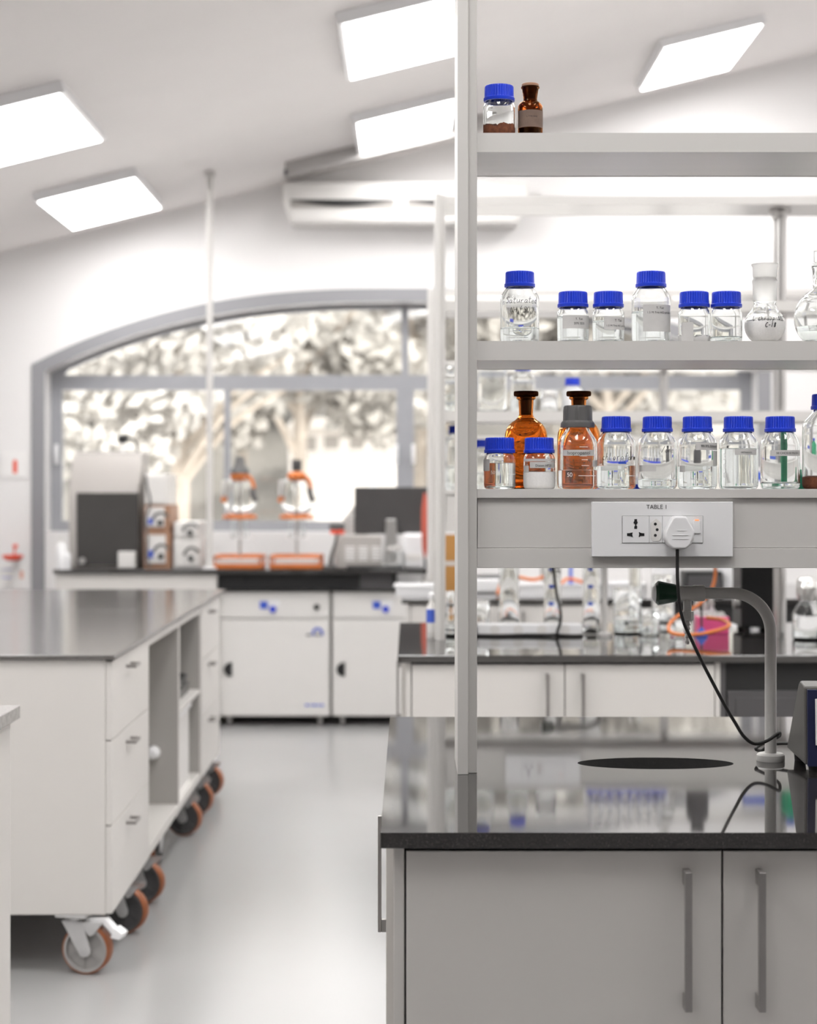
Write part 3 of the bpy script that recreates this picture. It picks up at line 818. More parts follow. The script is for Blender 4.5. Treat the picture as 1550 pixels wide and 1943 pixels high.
def niche_unit(d0, d1, label, casters, shelf=None, div=None):
    r = thing('mobile_cabinet', label, 'cabinet', isl(d0), ROT, 'white mobile cabinets of the island')
    L = d1 - d0 - .003; zf = .207
    MB().box(-1.23, -.012, .0, L, ZB, zf).build('plinth', M_lam, r, bevel=.0015)
    for y0_, y1_ in ((.0, .018), (L - .018, L)):
        sp_ = MB().box(-1.23, -.014, y0_, y1_, zf, ZC).build('side_panel', M_lamshade, r)
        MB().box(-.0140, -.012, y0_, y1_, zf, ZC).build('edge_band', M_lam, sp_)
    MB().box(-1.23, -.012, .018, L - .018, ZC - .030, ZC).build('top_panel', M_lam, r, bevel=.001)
    MB().box(-.62, -.60, .018, L - .018, zf, ZC - .03).build('back_panel', M_lamshade, r)
    if shelf: MB().box(-.60, -.014, .018, L - .018, shelf - .018, shelf).build('shelf', M_lam, r, bevel=.001)
    for x, y, rz, br in casters: caster(r, x, y, rz, br, not br)
    return r
u1 = drawer_unit(5.33, 6.155, 'white three-drawer mobile cabinet at the near end of the island', [(-.117, .045, math.radians(-103), True), (-.078, .54, math.radians(-105), False), (-1.0, .12, PI, False), (-1.0, .55, PI, False)])
u2 = niche_unit(6.155, 7.05, 'white open cabinet of the island with one tall empty recess', [(-.078, .13, math.radians(-103), False), (-.085, .76, PI - .1, False), (-1.0, .12, PI, False), (-1.0, .7, PI, False)])
u3 = niche_unit(7.05, 7.83, 'white open island cabinet holding dark trays above white trays', [(-.078, .47, math.radians(-104), False), (-1.0, .42, PI, False)], shelf=.56)
u4 = drawer_unit(7.83, 8.66, 'white drawer cabinet at the far end of the island', [(-.078, .16, math.radians(-102), False), (-.078, .64, math.radians(-104), False), (-1.0, .12, PI, False), (-1.0, .64, PI, False)])
def in_unit(d, x, z):
    b = isl(d); return (b[0] + x * math.cos(ROT), b[1] + x * math.sin(ROT), z)
def tray(d, z, h, L, mt, label, x=-.28, wx=.46):
    r = thing('tray', label, 'tray', in_unit(d, x, z), ROT, 'trays in the island recess')
    m = MB(); a, b = wx / 2, L / 2
    m.box(-a, a, -b, b, 0, .006)
    for q in ((-a, -a + .006, -b, b), (a - .006, a, -b, b), (-a, a, -b, -b + .006), (-a, a, b - .006, b)): m.box(*q, .006, h)
    m.build('tray_body', mt, r)
    MB().box(a - .001, a + .012, -b * .9, b * .9, h - .008, h).build('rim', mt, r, bevel=.001)
    return r
tray(7.40, .5605, .045, .62, M_devgrey, 'grey tray on the recess shelf, lower of two stacked ones')
tray(7.37, .606, .04, .50, M_black, 'black tray lying on the grey tray in the recess')
bx = thing('white_bin', 'white upright bin under the recess shelf of the island', 'bin', in_unit(7.33, -.19, .2075), ROT)
m = MB().box(-.165, .165, -.24, .24, 0, .006)
m.prism([(-.24, .0), (.24, .0), (.25, .32), (-.25, .32)], 'x', .150, .156).prism([(-.24, .0), (.24, .0), (.25, .32), (-.25, .32)], 'x', -.165, -.159)
m.box(-.16, .156, -.25, -.24, .0, .32).box(-.16, .156, .24, .25, .0, .32)
m.build('bin_body', M_offwhite, bx)
MB().box(.155, .168, -.25, .25, .308, .322).build('lip', M_whitep, bx, bevel=.003)
hk = MB().lathe([(0, 0), (.022, 0), (.026, -.01), (.023, -.05), (.014, -.062), (0, -.064)], n=24, axis='y', c=(-.105, .877, .405))
hk.build('knob', M_whitep, u2)['label'] = 'white round knob on the recess side'

# corner of another worktop at the lower left edge
nb = thing('side_table', 'white side cabinet cut off at the lower left corner', 'cabinet', (X(20, 4.28), 4.28, 0))
MB().box(-.9, 0, -1.6, 0, .0, .868).build('carcass', M_lam, nb, bevel=.002)
MB().box(-.9, .0185, -1.6, .02, .870, .900).build('tabletop', M_granite_sheen, nb, bevel=.002)

# ------------------------------------------------------------------ counter along the window, white cabinets below
YC = 10.85; ZK = Z(1081, YC); 
ct = thing('window_counter', 'black worktop running along below the arched window', 'worktop', (0, YC, 0))
xa, xb = X(100, YC), X(812, YC)
MB().box(xa, xb, 0, .98, ZK - .024, ZK).build('slab', M_granite, ct, bevel=.002)
MB().box(xa + .01, X(410, YC), .03, .96, 0, ZK - .0245).build('left_base', M_lam, ct, bevel=.002)
MB().box(X(803, YC), xb - .01, .10, .96, 0, ZK - .0245).build('right_base', M_lam, ct, bevel=.002)
dk = MB().box(X(410, YC), X(752, YC), .09, .96, ZK - .125, ZK - .0245).build('dark_apron', M_black, ct)
MB().box(X(682, YC), X(744, YC), .07, .091, ZK - .118, ZK - .03).build('apron_drawer', M_darkpan, ct, bevel=.003)
def lab_fridge(px0, px1, d, label, logo):
    s = F / d; x0, x1 = X(px0, d), X(px1, d)
    w = x1 - x0; r = thing('under_counter_cabinet', label, 'cabinet', (x0, d, 0), 0, 'white enamelled lab appliances under the window counter')
    zt, zb = Z(1121, d), .055
    zs = Z(1174, d)
    MB().box(0, w, .02, .62, zb, zt).build('housing', M_offwhite, r, bevel=.008)
    top = MB().box(.003, w - .003, .0, .0195, zs + .004, zt - .004).build('control_panel', M_offwhite, r, bevel=.006)
    dr = MB().box(.003, w - .003, .0, .0195, zb + .004, zs - .004).build('door', M_offwhite, r, bevel=.006)
    def bx_(p): return X(p, d) - x0
    o = px0 - 413 if logo else 628 + (494 - 413) - 494 + 0
    dx = 0 if logo else (708 - 494)
    MB().box(bx_(493 + dx), bx_(508 + dx), -.004, .001, Z(1155, d), Z(1141, d)).build('display', M_blueink, top, bevel=.001)
    MB().box(bx_(509 + dx), bx_(531 + dx), -.003, .001, Z(1150, d), Z(1138, d)).build('key_strip', M_whitep, top, bevel=.001)
    MB().cyl((bx_(517.5 + dx), -.022, Z(1156, d)), (bx_(517.5 + dx), 0, Z(1156, d)), .0175, .020, n=24).build('blue_knob', M_bluecap, top)
    if logo:
        MB().cyl((bx_(601), -.02, Z(1151.5, d)), (bx_(601), 0, Z(1151.5, d)), .015, .018, n=24).build('black_knob', M_black, top)
        cx_, cz_ = bx_(602.5), Z(1201, d); g = MB()
        pts = [(cx_ + .026 * math.cos(a), -.001, cz_ + .026 * math.sin(a)) for a in [PI * i / 16 for i in range(17)]]
        pts = [(cx_ + .026, -.001, cz_ - .012)] + pts + [(cx_ - .026, -.001, cz_ - .012)]
        g.tube(pts, .007, n=8).build('arch_emblem', M_blueink, dr)
        g = MB()
        for a, b in ((581, 590), (591.5, 593), (597, 600), (601, 604), (605, 608), (609, 613)): g.box(bx_(a), bx_(b), -.0025, .001, Z(1206.5, d), Z(1203, d))
        g.build('lettering', M_greyink, dr)
        g = MB()
        for a, b in ((579, 586), (588, 590), (592, 600), (602, 606), (608, 614)): g.box(bx_(a), bx_(b), -.0025, .001, Z(1340, d), Z(1336, d))
        g.build('lettering', M_blueink, dr)
    pc, pz = bx_(432 if logo else 646), Z(1270, d)
    hp = [(pc + .026, pz + .042)] + [(pc + .026 - .050 * math.sin(a), pz + .042 * math.cos(a)) for a in [PI * i / 14 for i in range(1, 14)]] + [(pc + .026, pz - .042)]
    MB().prism(hp, 'y', -.012, .002).build('door_pull', M_black, dr, bevel=.002)
    for a in (.06, w - .06):
        for b in (.06, .56):
            c = MB().cyl((a - .012, b, .025), (a + .012, b, .025), .025, n=20).box(a - .018, a + .018, b - .02, b + .02, .040, zb).build('caster', M_hub, r)
    return r
lab_fridge(414.5, 626, 10.98, 'wide white under-counter cabinet with a blue arch emblem on its door', True)
lab_fridge(630, 798, 10.98, 'white under-counter cabinet beside the middle bench, without emblem', False)
# service pole from the counter to the ceiling
px_ = X(398, 10.92)
sp = thing('service_pole', 'thin pale grey service pole rising from the counter to the ceiling', 'pole', (px_, 10.92, ZK))
MB().box(-.0175, .0175, -.0175, .0175, 0, ceil_z(px_) - ZK - .004).build('pole', M_alu, sp, bevel=.003)
MB().box(-.04, .04, -.04, .04, 0, .012).build('foot_plate', M_whitep, sp, bevel=.002)
MB().box(-.03, .03, -.03, .03, ceil_z(px_) - ZK - .03, ceil_z(px_) - ZK - .008).build('ceiling_plate', M_alu, sp, bevel=.002)
# ------------------------------------------------------------------ laboratory bottles (metres; origin at the base)
KB = 3.33 / F
CACHE = {}
# kind: body radius, straight height, shoulder top height, total height of glass rim
KIND = {'s': (.0285, .052, .074, .086), 'm': (.0352, .080, .113, .124), 'l': (.043, .112, .150, .165), 'xl': (.0505, .150, .196, .212)}
def bottle_profile(kind):
    R, hs, ht, hr = KIND[kind]
    rn = .0195; t = .0022
    def sh(n, rout, rin, z0, z1):
        return [(rin + (rout - rin) * (.5 + .5 * math.cos(PI * k / n)) ** .85, z0 + (z1 - z0) * k / n) for k in range(n + 1)]
    o = [(0, .0025), (R * .55, .0022), (R * .80, 0), (R * .90, .0008), (R * .975, .004), (R, .009)]
    o += sh(9, R, rn, hs, ht)
    o += [(rn, ht + .002), (rn + .0028, ht + .0035), (rn + .0028, ht + .0055), (rn, ht + .007), (rn, hr)]
    i = [(rn - t, hr), (rn - t, ht)]
    i += list(reversed(sh(9, R - t, rn - t, hs - .0012, ht - .001)))
    i += [(R - t, .011), (R * .96 - t, .0065), (R * .85 - t, .0045), (R * .5, .0052), (0, .0055)]
    return o + i
def glass_mesh(kind, m):
    key = ('g', kind, m.name)
    if key not in CACHE: CACHE[key] = MB().lathe(bottle_profile(kind), n=64).mesh('bottle_glass', m, smooth=60)
    return CACHE[key]
def cap_mesh(m=None):
    m = m or M_bluecap; key = ('cap', m.name)
    if key not in CACHE:
        rib = lambda i, j: 1.0 if j in (0, 1, 2, 3, 9, 10) else (1.0 if (i % 4) < 3 else .955)
        pr = [(.021, .0), (.0275, 0), (.0279, .0012), (.0279, .0055), (.0266, .0068), (.0264, .0075), (.0259, .0245), (.0256, .0262), (.0246, .0274), (.0225, .0278), (0, .0278)]
        mm = MB().lathe(pr, n=144, mod=rib)
        CACHE[key] = mm.mesh('cap', m, smooth=30)
    return CACHE[key]
def ring_mesh():
    if 'ring' not in CACHE:
        CACHE['ring'] = MB().lathe([(.0199, 0), (.0215, 0), (.0218, .0012), (.0215, .0024), (.0199, .0024), (.0199, 0)], n=48).mesh('ring', M_bluering)
    return CACHE['ring']
def fill_mb(kind, z, bumpy=0.0, seed=1, inset=-.0003, solid=False):
    R, hs, ht, hr = KIND[kind]; t = .0022
    r = R - t - inset
    pr = [(0, .0052), (R * .5, .0049), (R * .85 - t, .0042), (R * .96 - t, .0062), (r, .011)]
    if solid:   # powders cling to the wall: the layer reaches the outer face of the glass
        r = R + .00015; pr = [(0, .0019), (R * .55, .0016), (R * .80 + .0002, -.0000), (R * .90 + .0002, .0007), (R * .975 + .0002, .004), (r, .0092)]
    zz_ = min(z, hs); pr += [(r, max(.0112, zz_ - .0006))]
    if not bumpy: pr += [(r - .0012, zz_), (0, zz_ - .0003)]
    m = MB()
    if not bumpy: return m.lathe(pr, n=56)
    rnd = random.Random(seed); n = 56
    for f in (1, .8, .6, .4, .2): pr.append((r * f if f < 1 else r - .001, zz_))
    pr.append((0, zz_)); base = len(pr) - 6
    m.lathe(pr, n=n)
    off = 0; idx = 0
    for j, (rr, z_) in enumerate(pr):
        cnt = 1 if rr < 1e-6 else n
        if j >= base - 1:
            for k in range(cnt):
                v = m.v[idx + k]
                ph = math.atan2(v[1], v[0])
                dz = bumpy * (math.sin(ph * 3 + seed) * .5 + math.sin(ph * 7 + seed * 2 + rr * 90) * .35 + rnd.uniform(-.3, .3))
                m.v[idx + k] = (v[0], v[1], max(.008, v[2] + dz))
        idx += cnt
    return m
def lab_bottle(kind, cx, d, zb, label, group, fill=None, fmat=None, bumpy=0, cap='blue', tilt=0, glass=None, ring=True):
    x = X(cx, d)
    r = thing('reagent_bottle', label, 'bottle', (x, d, zb), 0, group)
    R, hs, ht, hr = KIND[kind]
    g = link('glass', glass_mesh(kind, glass or M_glass), r); g.rotation_euler = (0, 0, math.radians(tilt))
    if cap:
        c = link('cap', cap_mesh() if cap == 'blue' else cap_mesh(cap), r); c.location = (0, 0, hr - .0215)
        if cap == 'blue':
            c['label'] = 'ribbed blue screw cap'
    if ring:
        q = link('pouring_ring', ring_mesh(), r); q.location = (0, 0, ht + .0075)
    if fill:
        f = fill_mb(kind, fill, bumpy, int(cx), solid=fmat in (M_powderw, M_powderb, M_greyp)).build('contents', fmat or M_water, r, smooth=50)
    return r
def label_on(r, kind, cx, zb_px, box, lines=(), mt=None, rot=0, mirror=False):
    R = KIND[kind][0] + .0003
    x0, x1, y0, y1 = box
    u0, u1 = (x0 - cx) * KB, (x1 - cx) * KB
    lim = R * .995
    t0 = math.asin(max(-1, min(1, u0 / lim))); t1 = math.asin(max(-1, min(1, u1 / lim)))
    p = MB().arc_strip(R, t0, t1, (zb_px - y1) * KB, (zb_px - y0) * KB).build('paper_label', mt or M_paper, r, smooth=50)
    if lines:
        t = MB()
        for body, xa, xb, y in lines:
            ta = math.asin(max(-1, min(1, (xa - cx) * KB / lim))); tb = math.asin(max(-1, min(1, (xb - cx) * KB / lim)))
            text_cyl(t, body, R * (tb - ta), R + .0006, R * (ta + tb) / 2, (zb_px - y) * KB)
        t.build('lettering', M_ink, p, smooth=0)
    return p
def graduations(r, kind, cx, zb_px, marks, xw=(-10, 10), nums=()):
    R = KIND[kind][0] + .0002; m = MB()
    for y, a, b in marks:
        ta = math.asin(max(-.97, min(.97, (a - cx) * KB / R))); tb = math.asin(max(-.97, min(.97, (b - cx) * KB / R)))
        z = (zb_px - y) * KB
        m.arc_strip(R, ta, tb, z - .0005, z + .0005, n=8, thick=.0002)
    for body, x, y, w_ in nums:
        text_cyl(m, body, w_, R + .0002, R * math.asin(max(-.97, min(.97, (x - cx) * KB / R))), (zb_px - y) * KB)
    return m.build('graduations', M_whiteink, r, smooth=0)
def ink_on(r, kind, cx, zb_px, lines):
    R = KIND[kind][0] + .0005; m = MB()
    for body, x, y, h, sub in lines:
        handwriting(m, body, h * KB, R, R * math.asin(max(-.9, min(.9, (x - cx) * KB / R))), (zb_px - y) * KB, sub=sub)
    m.build('handwriting', M_ink, r)

ZA, ZBB, ZCC = 2.0316, 1.6637, 1.402
G1 = 'bottles on the top visible shelf'; G2 = 'bottles on the upper middle shelf'; G3 = 'bottles on the lower shelf'
# --- top shelf
b = lab_bottle('s', 947, 3.315, ZA, 'blue-capped bottle with brown lumps on the top shelf', G1, .020, M_powderb, bumpy=.0045)
graduations(b, 's', 947, 252, [(y, 925, 940) for y in (225, 214, 204)] )
a = thing('reagent_bottle', 'small amber glass bottle with brown stopper on the top shelf', 'bottle', (X(1006, 3.32), 3.32, ZA), 0, G1)
R = .0222
MB().lathe([(0, .002), (R * .9, 0), (R, .004), (R, .052), (R * .97, .058), (R * .80, .063), (.0128, .066), (.0122, .070), (.0148, .088), (.0165, .0895), (.0165, .0915), (.0135, .0915), (.0105, .070), (.011, .066), (R * .75, .060), (R - .003, .053), (R - .003, .006), (R * .8, .0045), (0, .0045)], n=48).build('glass', M_ambdark, a, smooth=50)
MB().lathe([(0, .070), (.0098, .070), (.0128, .0905), (.0155, .0925), (.0155, .096), (.0145, .0972), (0, .0972)], n=40).build('stopper', M_woodbr, a)
MB().lathe([(0, .0046), (R - .0032, .006), (R - .0032, .0165), (0, .0165)], n=40).build('contents', M_brown, a)
p = MB().arc_strip(R + .0003, -1.35, 1.35, .0165, .047).build('paper_label', mat('aged_label', (.17, .115, .09), .7, vary=.12, scale=60), a, smooth=50)
t = MB(); text_cyl(t, 'L-TYROSINE', .020, R + .0007, .002, .034); t.build('lettering', M_ink, p, smooth=0)
# --- upper middle shelf
b = lab_bottle('m', 986, 3.34, ZBB, 'clear bottle with handwritten ink, first from the rack post on the upper middle shelf', G2, .029, tilt=10)
ink_on(b, 'm', 986, 647, [('Saturated', 989, 572, 12, ''), ('NH4(SO4)2', 992, 590, 11, 'y')])
b = lab_bottle('s', 1087, 3.325, ZBB, 'small bottle labelled 20% SDS on the upper middle shelf', G2, .048, tilt=30)
label_on(b, 's', 1087, 647, (1066, 1116, 596, 621), [('T. Tait', 1089, 1103, 605), ('20% SDS', 1086, 1106, 613.5)])
b = lab_bottle('s', 1154, 3.325, ZBB, 'small bottle labelled 1.5 M Tris, touching no other, right of the 20% SDS bottle', G2, .040, tilt=70)
label_on(b, 's', 1154, 647, (1143, 1184, 599, 623), [('T. Tait', 1163, 1177, 608), ('1.5 M Tris HCl pH 8.8', 1148, 1183, 617.5)])
b = lab_bottle('m', 1235, 3.34, ZBB, 'taller bottle with large grey Tris label, tallest beside the small capped jars', G2, .058, tilt=20)
label_on(b, 'm', 1235, 647, (1216, 1269, 575, 626), [('T. Tait', 1240, 1255, 583.5), ('1.5 M Tris HCl pH 8.8', 1224, 1267, 592)])
b = lab_bottle('s', 1317, 3.325, ZBB, 'small blue-capped jar with a blank grey label patch, left of its empty twin', G2, .012, M_greyp, tilt=50, bumpy=.003)
label_on(b, 's', 1317, 647, (1291, 1311, 609, 645))
b = lab_bottle('s', 1378, 3.325, ZBB, 'small blue-capped jar almost empty, beside the frosted-neck flask', G2, .010, M_water, tilt=15)
graduations(b, 's', 1378, 647, [(630, 1392, 1402), (618, 1392, 1402)])
# round flask with frosted neck and powder
f = thing('round_flask', 'round flask of white powder with frosted ground-glass neck, marked C-18', 'flask', (X(1451, 3.335), 3.335, ZBB), 0, G2)
k = KB
def ball(Rr, zc, z0, z1, n=18):
    a0 = math.asin(max(-1, min(1, (z0 - zc) / Rr))); a1 = math.asin(max(-1, min(1, (z1 - zc) / Rr)))
    return [(Rr * math.cos(a0 + (a1 - a0) * i / n), zc + Rr * math.sin(a0 + (a1 - a0) * i / n)) for i in range(n + 1)]
Rf, zc = .0362, .0335
zn = zc + math.sqrt(Rf ** 2 - .0195 ** 2) + .003
o = [(0, .0005), (.016, .0005)] + ball(Rf, zc, .0035, zn - .006)[1:] + [(.0205, zn), (.0198, zn + .004), (.0198, .077)]
i_ = [(.0178, .077), (.0178, zn + .004)] + list(reversed(ball(Rf - .002, zc, .005, zn - .008))) + [(.012, .0032), (0, .003)]
MB().lathe(o + i_, n=64).build('bulb', M_glass, f, smooth=50)
MB().lathe([(.0200, .0765), (.0212, .078), (.0218, .108), (.0226, .112), (.0226, .114), (.0205, .117), (.0203, .120), (.0212, .122), (.0220, .139), (.0240, .142), (.0240, .1435), (.0225, .1435), (.0200, .139), (.0190, .078), (.0190, .0765), (.0200, .0765)], n=56).build('ground_joint', M_frost, f, smooth=50)
pw = ball(Rf + .0002, zc, .0045, .040)
MB().lathe([(0, .0004)] + pw + [(pw[-1][0] - .002, .0415), (0, .0415)], n=56).build('contents', M_powderw, f, smooth=50)
R_ = Rf + .0007
m = MB(); handwriting(m, 'Lichrosp-NH2', .0085, R_, .002, zc + .006); handwriting(m, 'C-18', .0085, R_, .004, zc - .006, pen=.0006)
m.build('handwriting', M_ink, f)
# pear flask cut by the frame
f = thing('stoppered_flask', 'round glass flask with hollow stopper, cut by the right photo edge', 'flask', (X(1566, 3.335), 3.335, ZBB), 0, G2)
Rf, zc = .0560, .046
o = [(0, .0005), (.026, .0005)] + ball(Rf, zc, .004, .082)[1:] + [(.036, .0905), (.0262, .096), (.0225, .103), (.0215, .110), (.0228, .133), (.0245, .138), (.0245, .144), (.0225, .146)]
i_ = [(.0195, .146), (.0185, .110), (.0195, .103), (.0235, .094)] + list(reversed(ball(Rf - .0022, zc, .006, .080))) + [(.02, .0034), (0, .0032)]
MB().lathe(o + i_, n=64).build('bulb', M_glass, f, smooth=50)
lq = ball(Rf - .002, zc, .0065, .030)
MB().lathe([(0, .0036)] + lq + [(lq[-1][0] - .001, .0303), (0, .0303)], n=56).build('contents', M_water, f, smooth=50)
MB().lathe([(0, .118), (.017, .118), (.0205, .148), (.0205, .168), (.007, .1685), (.005, .172), (.005, .178), (.010, .180), (.010, .1815), (0, .1815)], n=40).build('stopper', M_glass, f, smooth=40)
# --- lower shelf, front row
b = lab_bottle('s', 948, 3.325, ZCC, 'small blue-capped bottle next to the rack post on the lower shelf', G3, .047, tilt=40)
label_on(b, 's', 948, 928, (917.8, 928, 872, 894)); graduations(b, 's', 948, 928, [(900, 962, 978)], nums=[('50', 934, 900, .008)])
b = lab_bottle('s', 1023, 3.325, ZCC, 'small bottle half full of white powder labelled Diaion HP20', G3, .031, M_powderw, tilt=0)
label_on(b, 's', 1023, 928, (1004, 1051, 877, 888.5), [('Diaion HP20', 1014, 1044, 886)])
label_on(b, 's', 1023, 928, (994, 1052, 871, 876)); label_on(b, 's', 1023, 928, (994, 1002, 884, 897))
b = lab_bottle('m', 1096, 3.325, ZCC, 'bottle labelled Isopropanol with a dark grey ribbed cap', G3, .034, cap=None, ring=False, tilt=25)
rib = lambda i, j: 1.0 if j < 4 or j > 6 else (1.0 if (i % 12) < 9 else .95)
c = MB().lathe([(.0215, 0), (.0305, 0), (.0308, .002), (.0300, .0085), (.0265, .0125), (.0262, .030), (.0255, .0365), (.0235, .0392), (0, .0395)], n=96, mod=rib).build('cap', M_greycap, b, smooth=30)
c.location = (0, 0, KIND['m'][3] - .0135); c['label'] = 'tall dark grey ribbed cap'
label_on(b, 'm', 1096, 928, (1066, 1124, 854.5, 865.5), [('Isopropanol', 1074, 1116, 863.2)])
graduations(b, 'm', 1096, 928, [(903, 1094, 1128), (849, 1096, 1112), (866, 1096, 1110), (884, 1100, 1114), (873, 1100, 1112)], nums=[('50', 1078, 905, .010)])
label_on(b, 'm', 1096, 928, (1121, 1131, 874, 886))
b = lab_bottle('m', 1169, 3.325, ZCC, 'bottle handwritten chloroform between the grey-capped bottle and the acetone one', G3, .042, tilt=5)
ink_on(b, 'm', 1169, 928, [('chloroform', 1174, 873, 12, '')])
graduations(b, 'm', 1169, 928, [(903, 1185, 1203)], nums=[('100', 1137, 886, .010)])
m = MB(); R = KIND['m'][0] + .0003; m.arc_strip(R, .0, .42, (928 - 881) * KB, (928 - 877) * KB); m.build('blue_print', M_blueink, b)
b = lab_bottle('m', 1247, 3.325, ZCC, 'bottle marked acetone in ink with little liquid, lower shelf centre', G3, .0175, tilt=60)
ink_on(b, 'm', 1247, 928, [('/one', 1263, 859, 11, '')])
label_on(b, 'm', 1247, 928, (1212, 1240, 883, 895))
b = lab_bottle('m', 1323, 3.325, ZCC, 'bottle labelled 99.9% Ethanol between acetone and methanol', G3, .041, tilt=12)
label_on(b, 'm', 1323, 928, (1314, 1358, 841, 855), [('99.9% Ethanol', 1324, 1356, 850)])
label_on(b, 'm', 1323, 928, (1348, 1358, 856, 884)); label_on(b, 'm', 1323, 928, (1288, 1296, 884, 896))
b = lab_bottle('m', 1401, 3.325, ZCC, 'fullest clear bottle, labelled METHANOL', G3, .073, tilt=45)
label_on(b, 'm', 1401, 928, (1388, 1430, 853, 864), [('METHANOL', 1399, 1421, 861)])
graduations(b, 'm', 1401, 928, [], nums=[('3', 1371, 873, .006), ('0', 1371, 890, .006), ('8', 1371, 907, .006)])
b = lab_bottle('m', 1480, 3.325, ZCC, 'bottle labelled CHCl3 and MeOH, nearly empty, last of the equal row', G3, .010, tilt=33)
label_on(b, 'm', 1480, 928, (1456, 1514, 855, 866), [('50 CHCl3:50 MeOH:1 D', 1466, 1513, 862.5)])
# tall bottle cut by the frame
b = lab_bottle('l', 1568, 3.34, ZCC, 'tall bottle with brown sediment cut by the right photo edge', G3, .022, M_powderb, tilt=0)
# --- lower shelf, back row
def amber_stoppered(cx, d, zb, label):
    r = thing('stoppered_bottle', label, 'bottle', (X(cx, d), d, zb), 0, 'large amber bottles on the lower shelf')
    R = .0400
    o = [(0, .003), (R * .8, 0), (R * .96, .003), (R, .010), (R, .096)] + [(R * math.cos(a) ** .8 if a < 1.2 else .016, .096 + .036 * math.sin(a)) for a in [.25, .5, .75, .95, 1.1]] + [(.0145, .1345), (.0130, .140), (.0142, .166), (.0180, .1685), (.0180, .172)]
    i_ = [(.0120, .172), (.0105, .140), (.0118, .1335), (R * .66, .122), (R - .004, .096), (R - .003, .012), (R * .8, .006), (0, .006)]
    g = MB().lathe(o + i_, n=64).build('glass', M_amber, r, smooth=50); g['label'] = 'round-shouldered amber glass body'
    MB().lathe([(0, .138), (.0098, .138), (.0116, .1715), (.0225, .1735), (.0232, .176), (.0232, .180), (.0220, .1825), (0, .183)], n=48).build('stopper', M_stopper, r, smooth=40)
    return r
amber_stoppered(998, 3.455, ZCC, 'amber stoppered bottle standing behind the two small bottles')
amber_stoppered(1098, 3.455, ZCC, 'amber stoppered bottle standing behind the Isopropanol bottle')
g = thing('plastic_funnel', 'small green plastic cone upside down near the tall cut-off bottle', 'funnel', (X(1519, 3.40), 3.40, ZCC))
MB().lathe([(.0, .001), (.0125, 0), (.012, .002), (.005, .010), (.0028, .020), (.0018, .036), (0, .036)], n=28).build('cone', M_greenp, g)
g = thing('marker_pen', 'green marker pen standing behind the chloroform-mixture bottle', 'pen', (X(1489, 3.46), 3.46, ZCC))
MB().lathe([(0, 0), (.007, 0), (.007, .075), (.0075, .076), (.0075, .108), (.005, .112), (0, .112)], n=20).build('barrel', M_greenp, g)
MB().lathe([(0, .112), (.004, .112), (.003, .118), (0, .118)], n=14).build('tip', M_black, g)
g = thing('loose_cap', 'loose blue screw cap lying behind the chloroform bottle', 'cap', (X(1208, 3.43), 3.43, ZCC))
g2 = link('cap', cap_mesh(), g)
g2.scale = (.45, .45, .32)
# ------------------------------------------------------------------ middle bench: things on the rack shelves and the worktop
D2 = BY[1] + .70        # middle of the rack
S2 = lambda d: d / F
def plain_glass(name, label, cat, cx, d, zb, prof, group=None, mt=None, n=32, extra=None):
    r = thing(name, label, cat, (X(cx, d), d, zb), 0, group)
    MB().lathe(prof, n=n).build('glass', mt or M_bgglass, r, smooth=50)
    return r
def cup(R, h, t=.002):
    return [(0, 0), (R * .92, 0), (R, .005), (R, h - .002), (R + .002, h), (R - t, h), (R - t, .007), (R * .9, .004), (0, .004)]
GB = 'bottles on the middle bench rack'
b = lab_bottle('xl', 934, 6.30, ZBB, 'blurred one-litre bottle behind the rack post, its blue cap peeping over the shelf', GB, None, glass=M_bgglass)
b = lab_bottle('l', 992, 6.30, ZBB, 'blurred clear bottle beside the one-litre bottle on the middle rack', GB, .05, glass=M_bgglass)
r = thing('wash_bottle', 'blurred white bottle with blue cap above the Isopropanol bottle', 'bottle', (X(1086, 6.3), 6.3, ZBB), 0, GB)
MB().lathe([(0, 0), (.036, 0), (.038, .004), (.038, .062), (.032, .080), (.020, .090), (.020, .096), (0, .096)], n=32).build('body', M_whitep, r)
c = link('cap', cap_mesh(), r); c.location = (0, 0, .093); c.scale = (.95, .95, .9)
plain_glass('beaker', 'blurred small beaker on the middle rack left of the white bottle', 'beaker', 1042, 6.28, ZBB, cup(.030, .075), GB)
b = lab_bottle('l', 855, 6.30, ZBB, 'blurred clear bottle in the narrow gap left of the front rack post', GB, .06, glass=M_bgglass, cap=None, ring=False)
b = lab_bottle('xl', 866, 6.30, ZCC, 'blurred bottle with blue cap behind the front rack post, lower shelf', GB, .08, glass=M_bgglass)
b = lab_bottle('l', 914, 6.32, ZCC, 'blurred blue-capped bottle peeping out right of the front rack post', GB, .06, glass=M_bgglass)
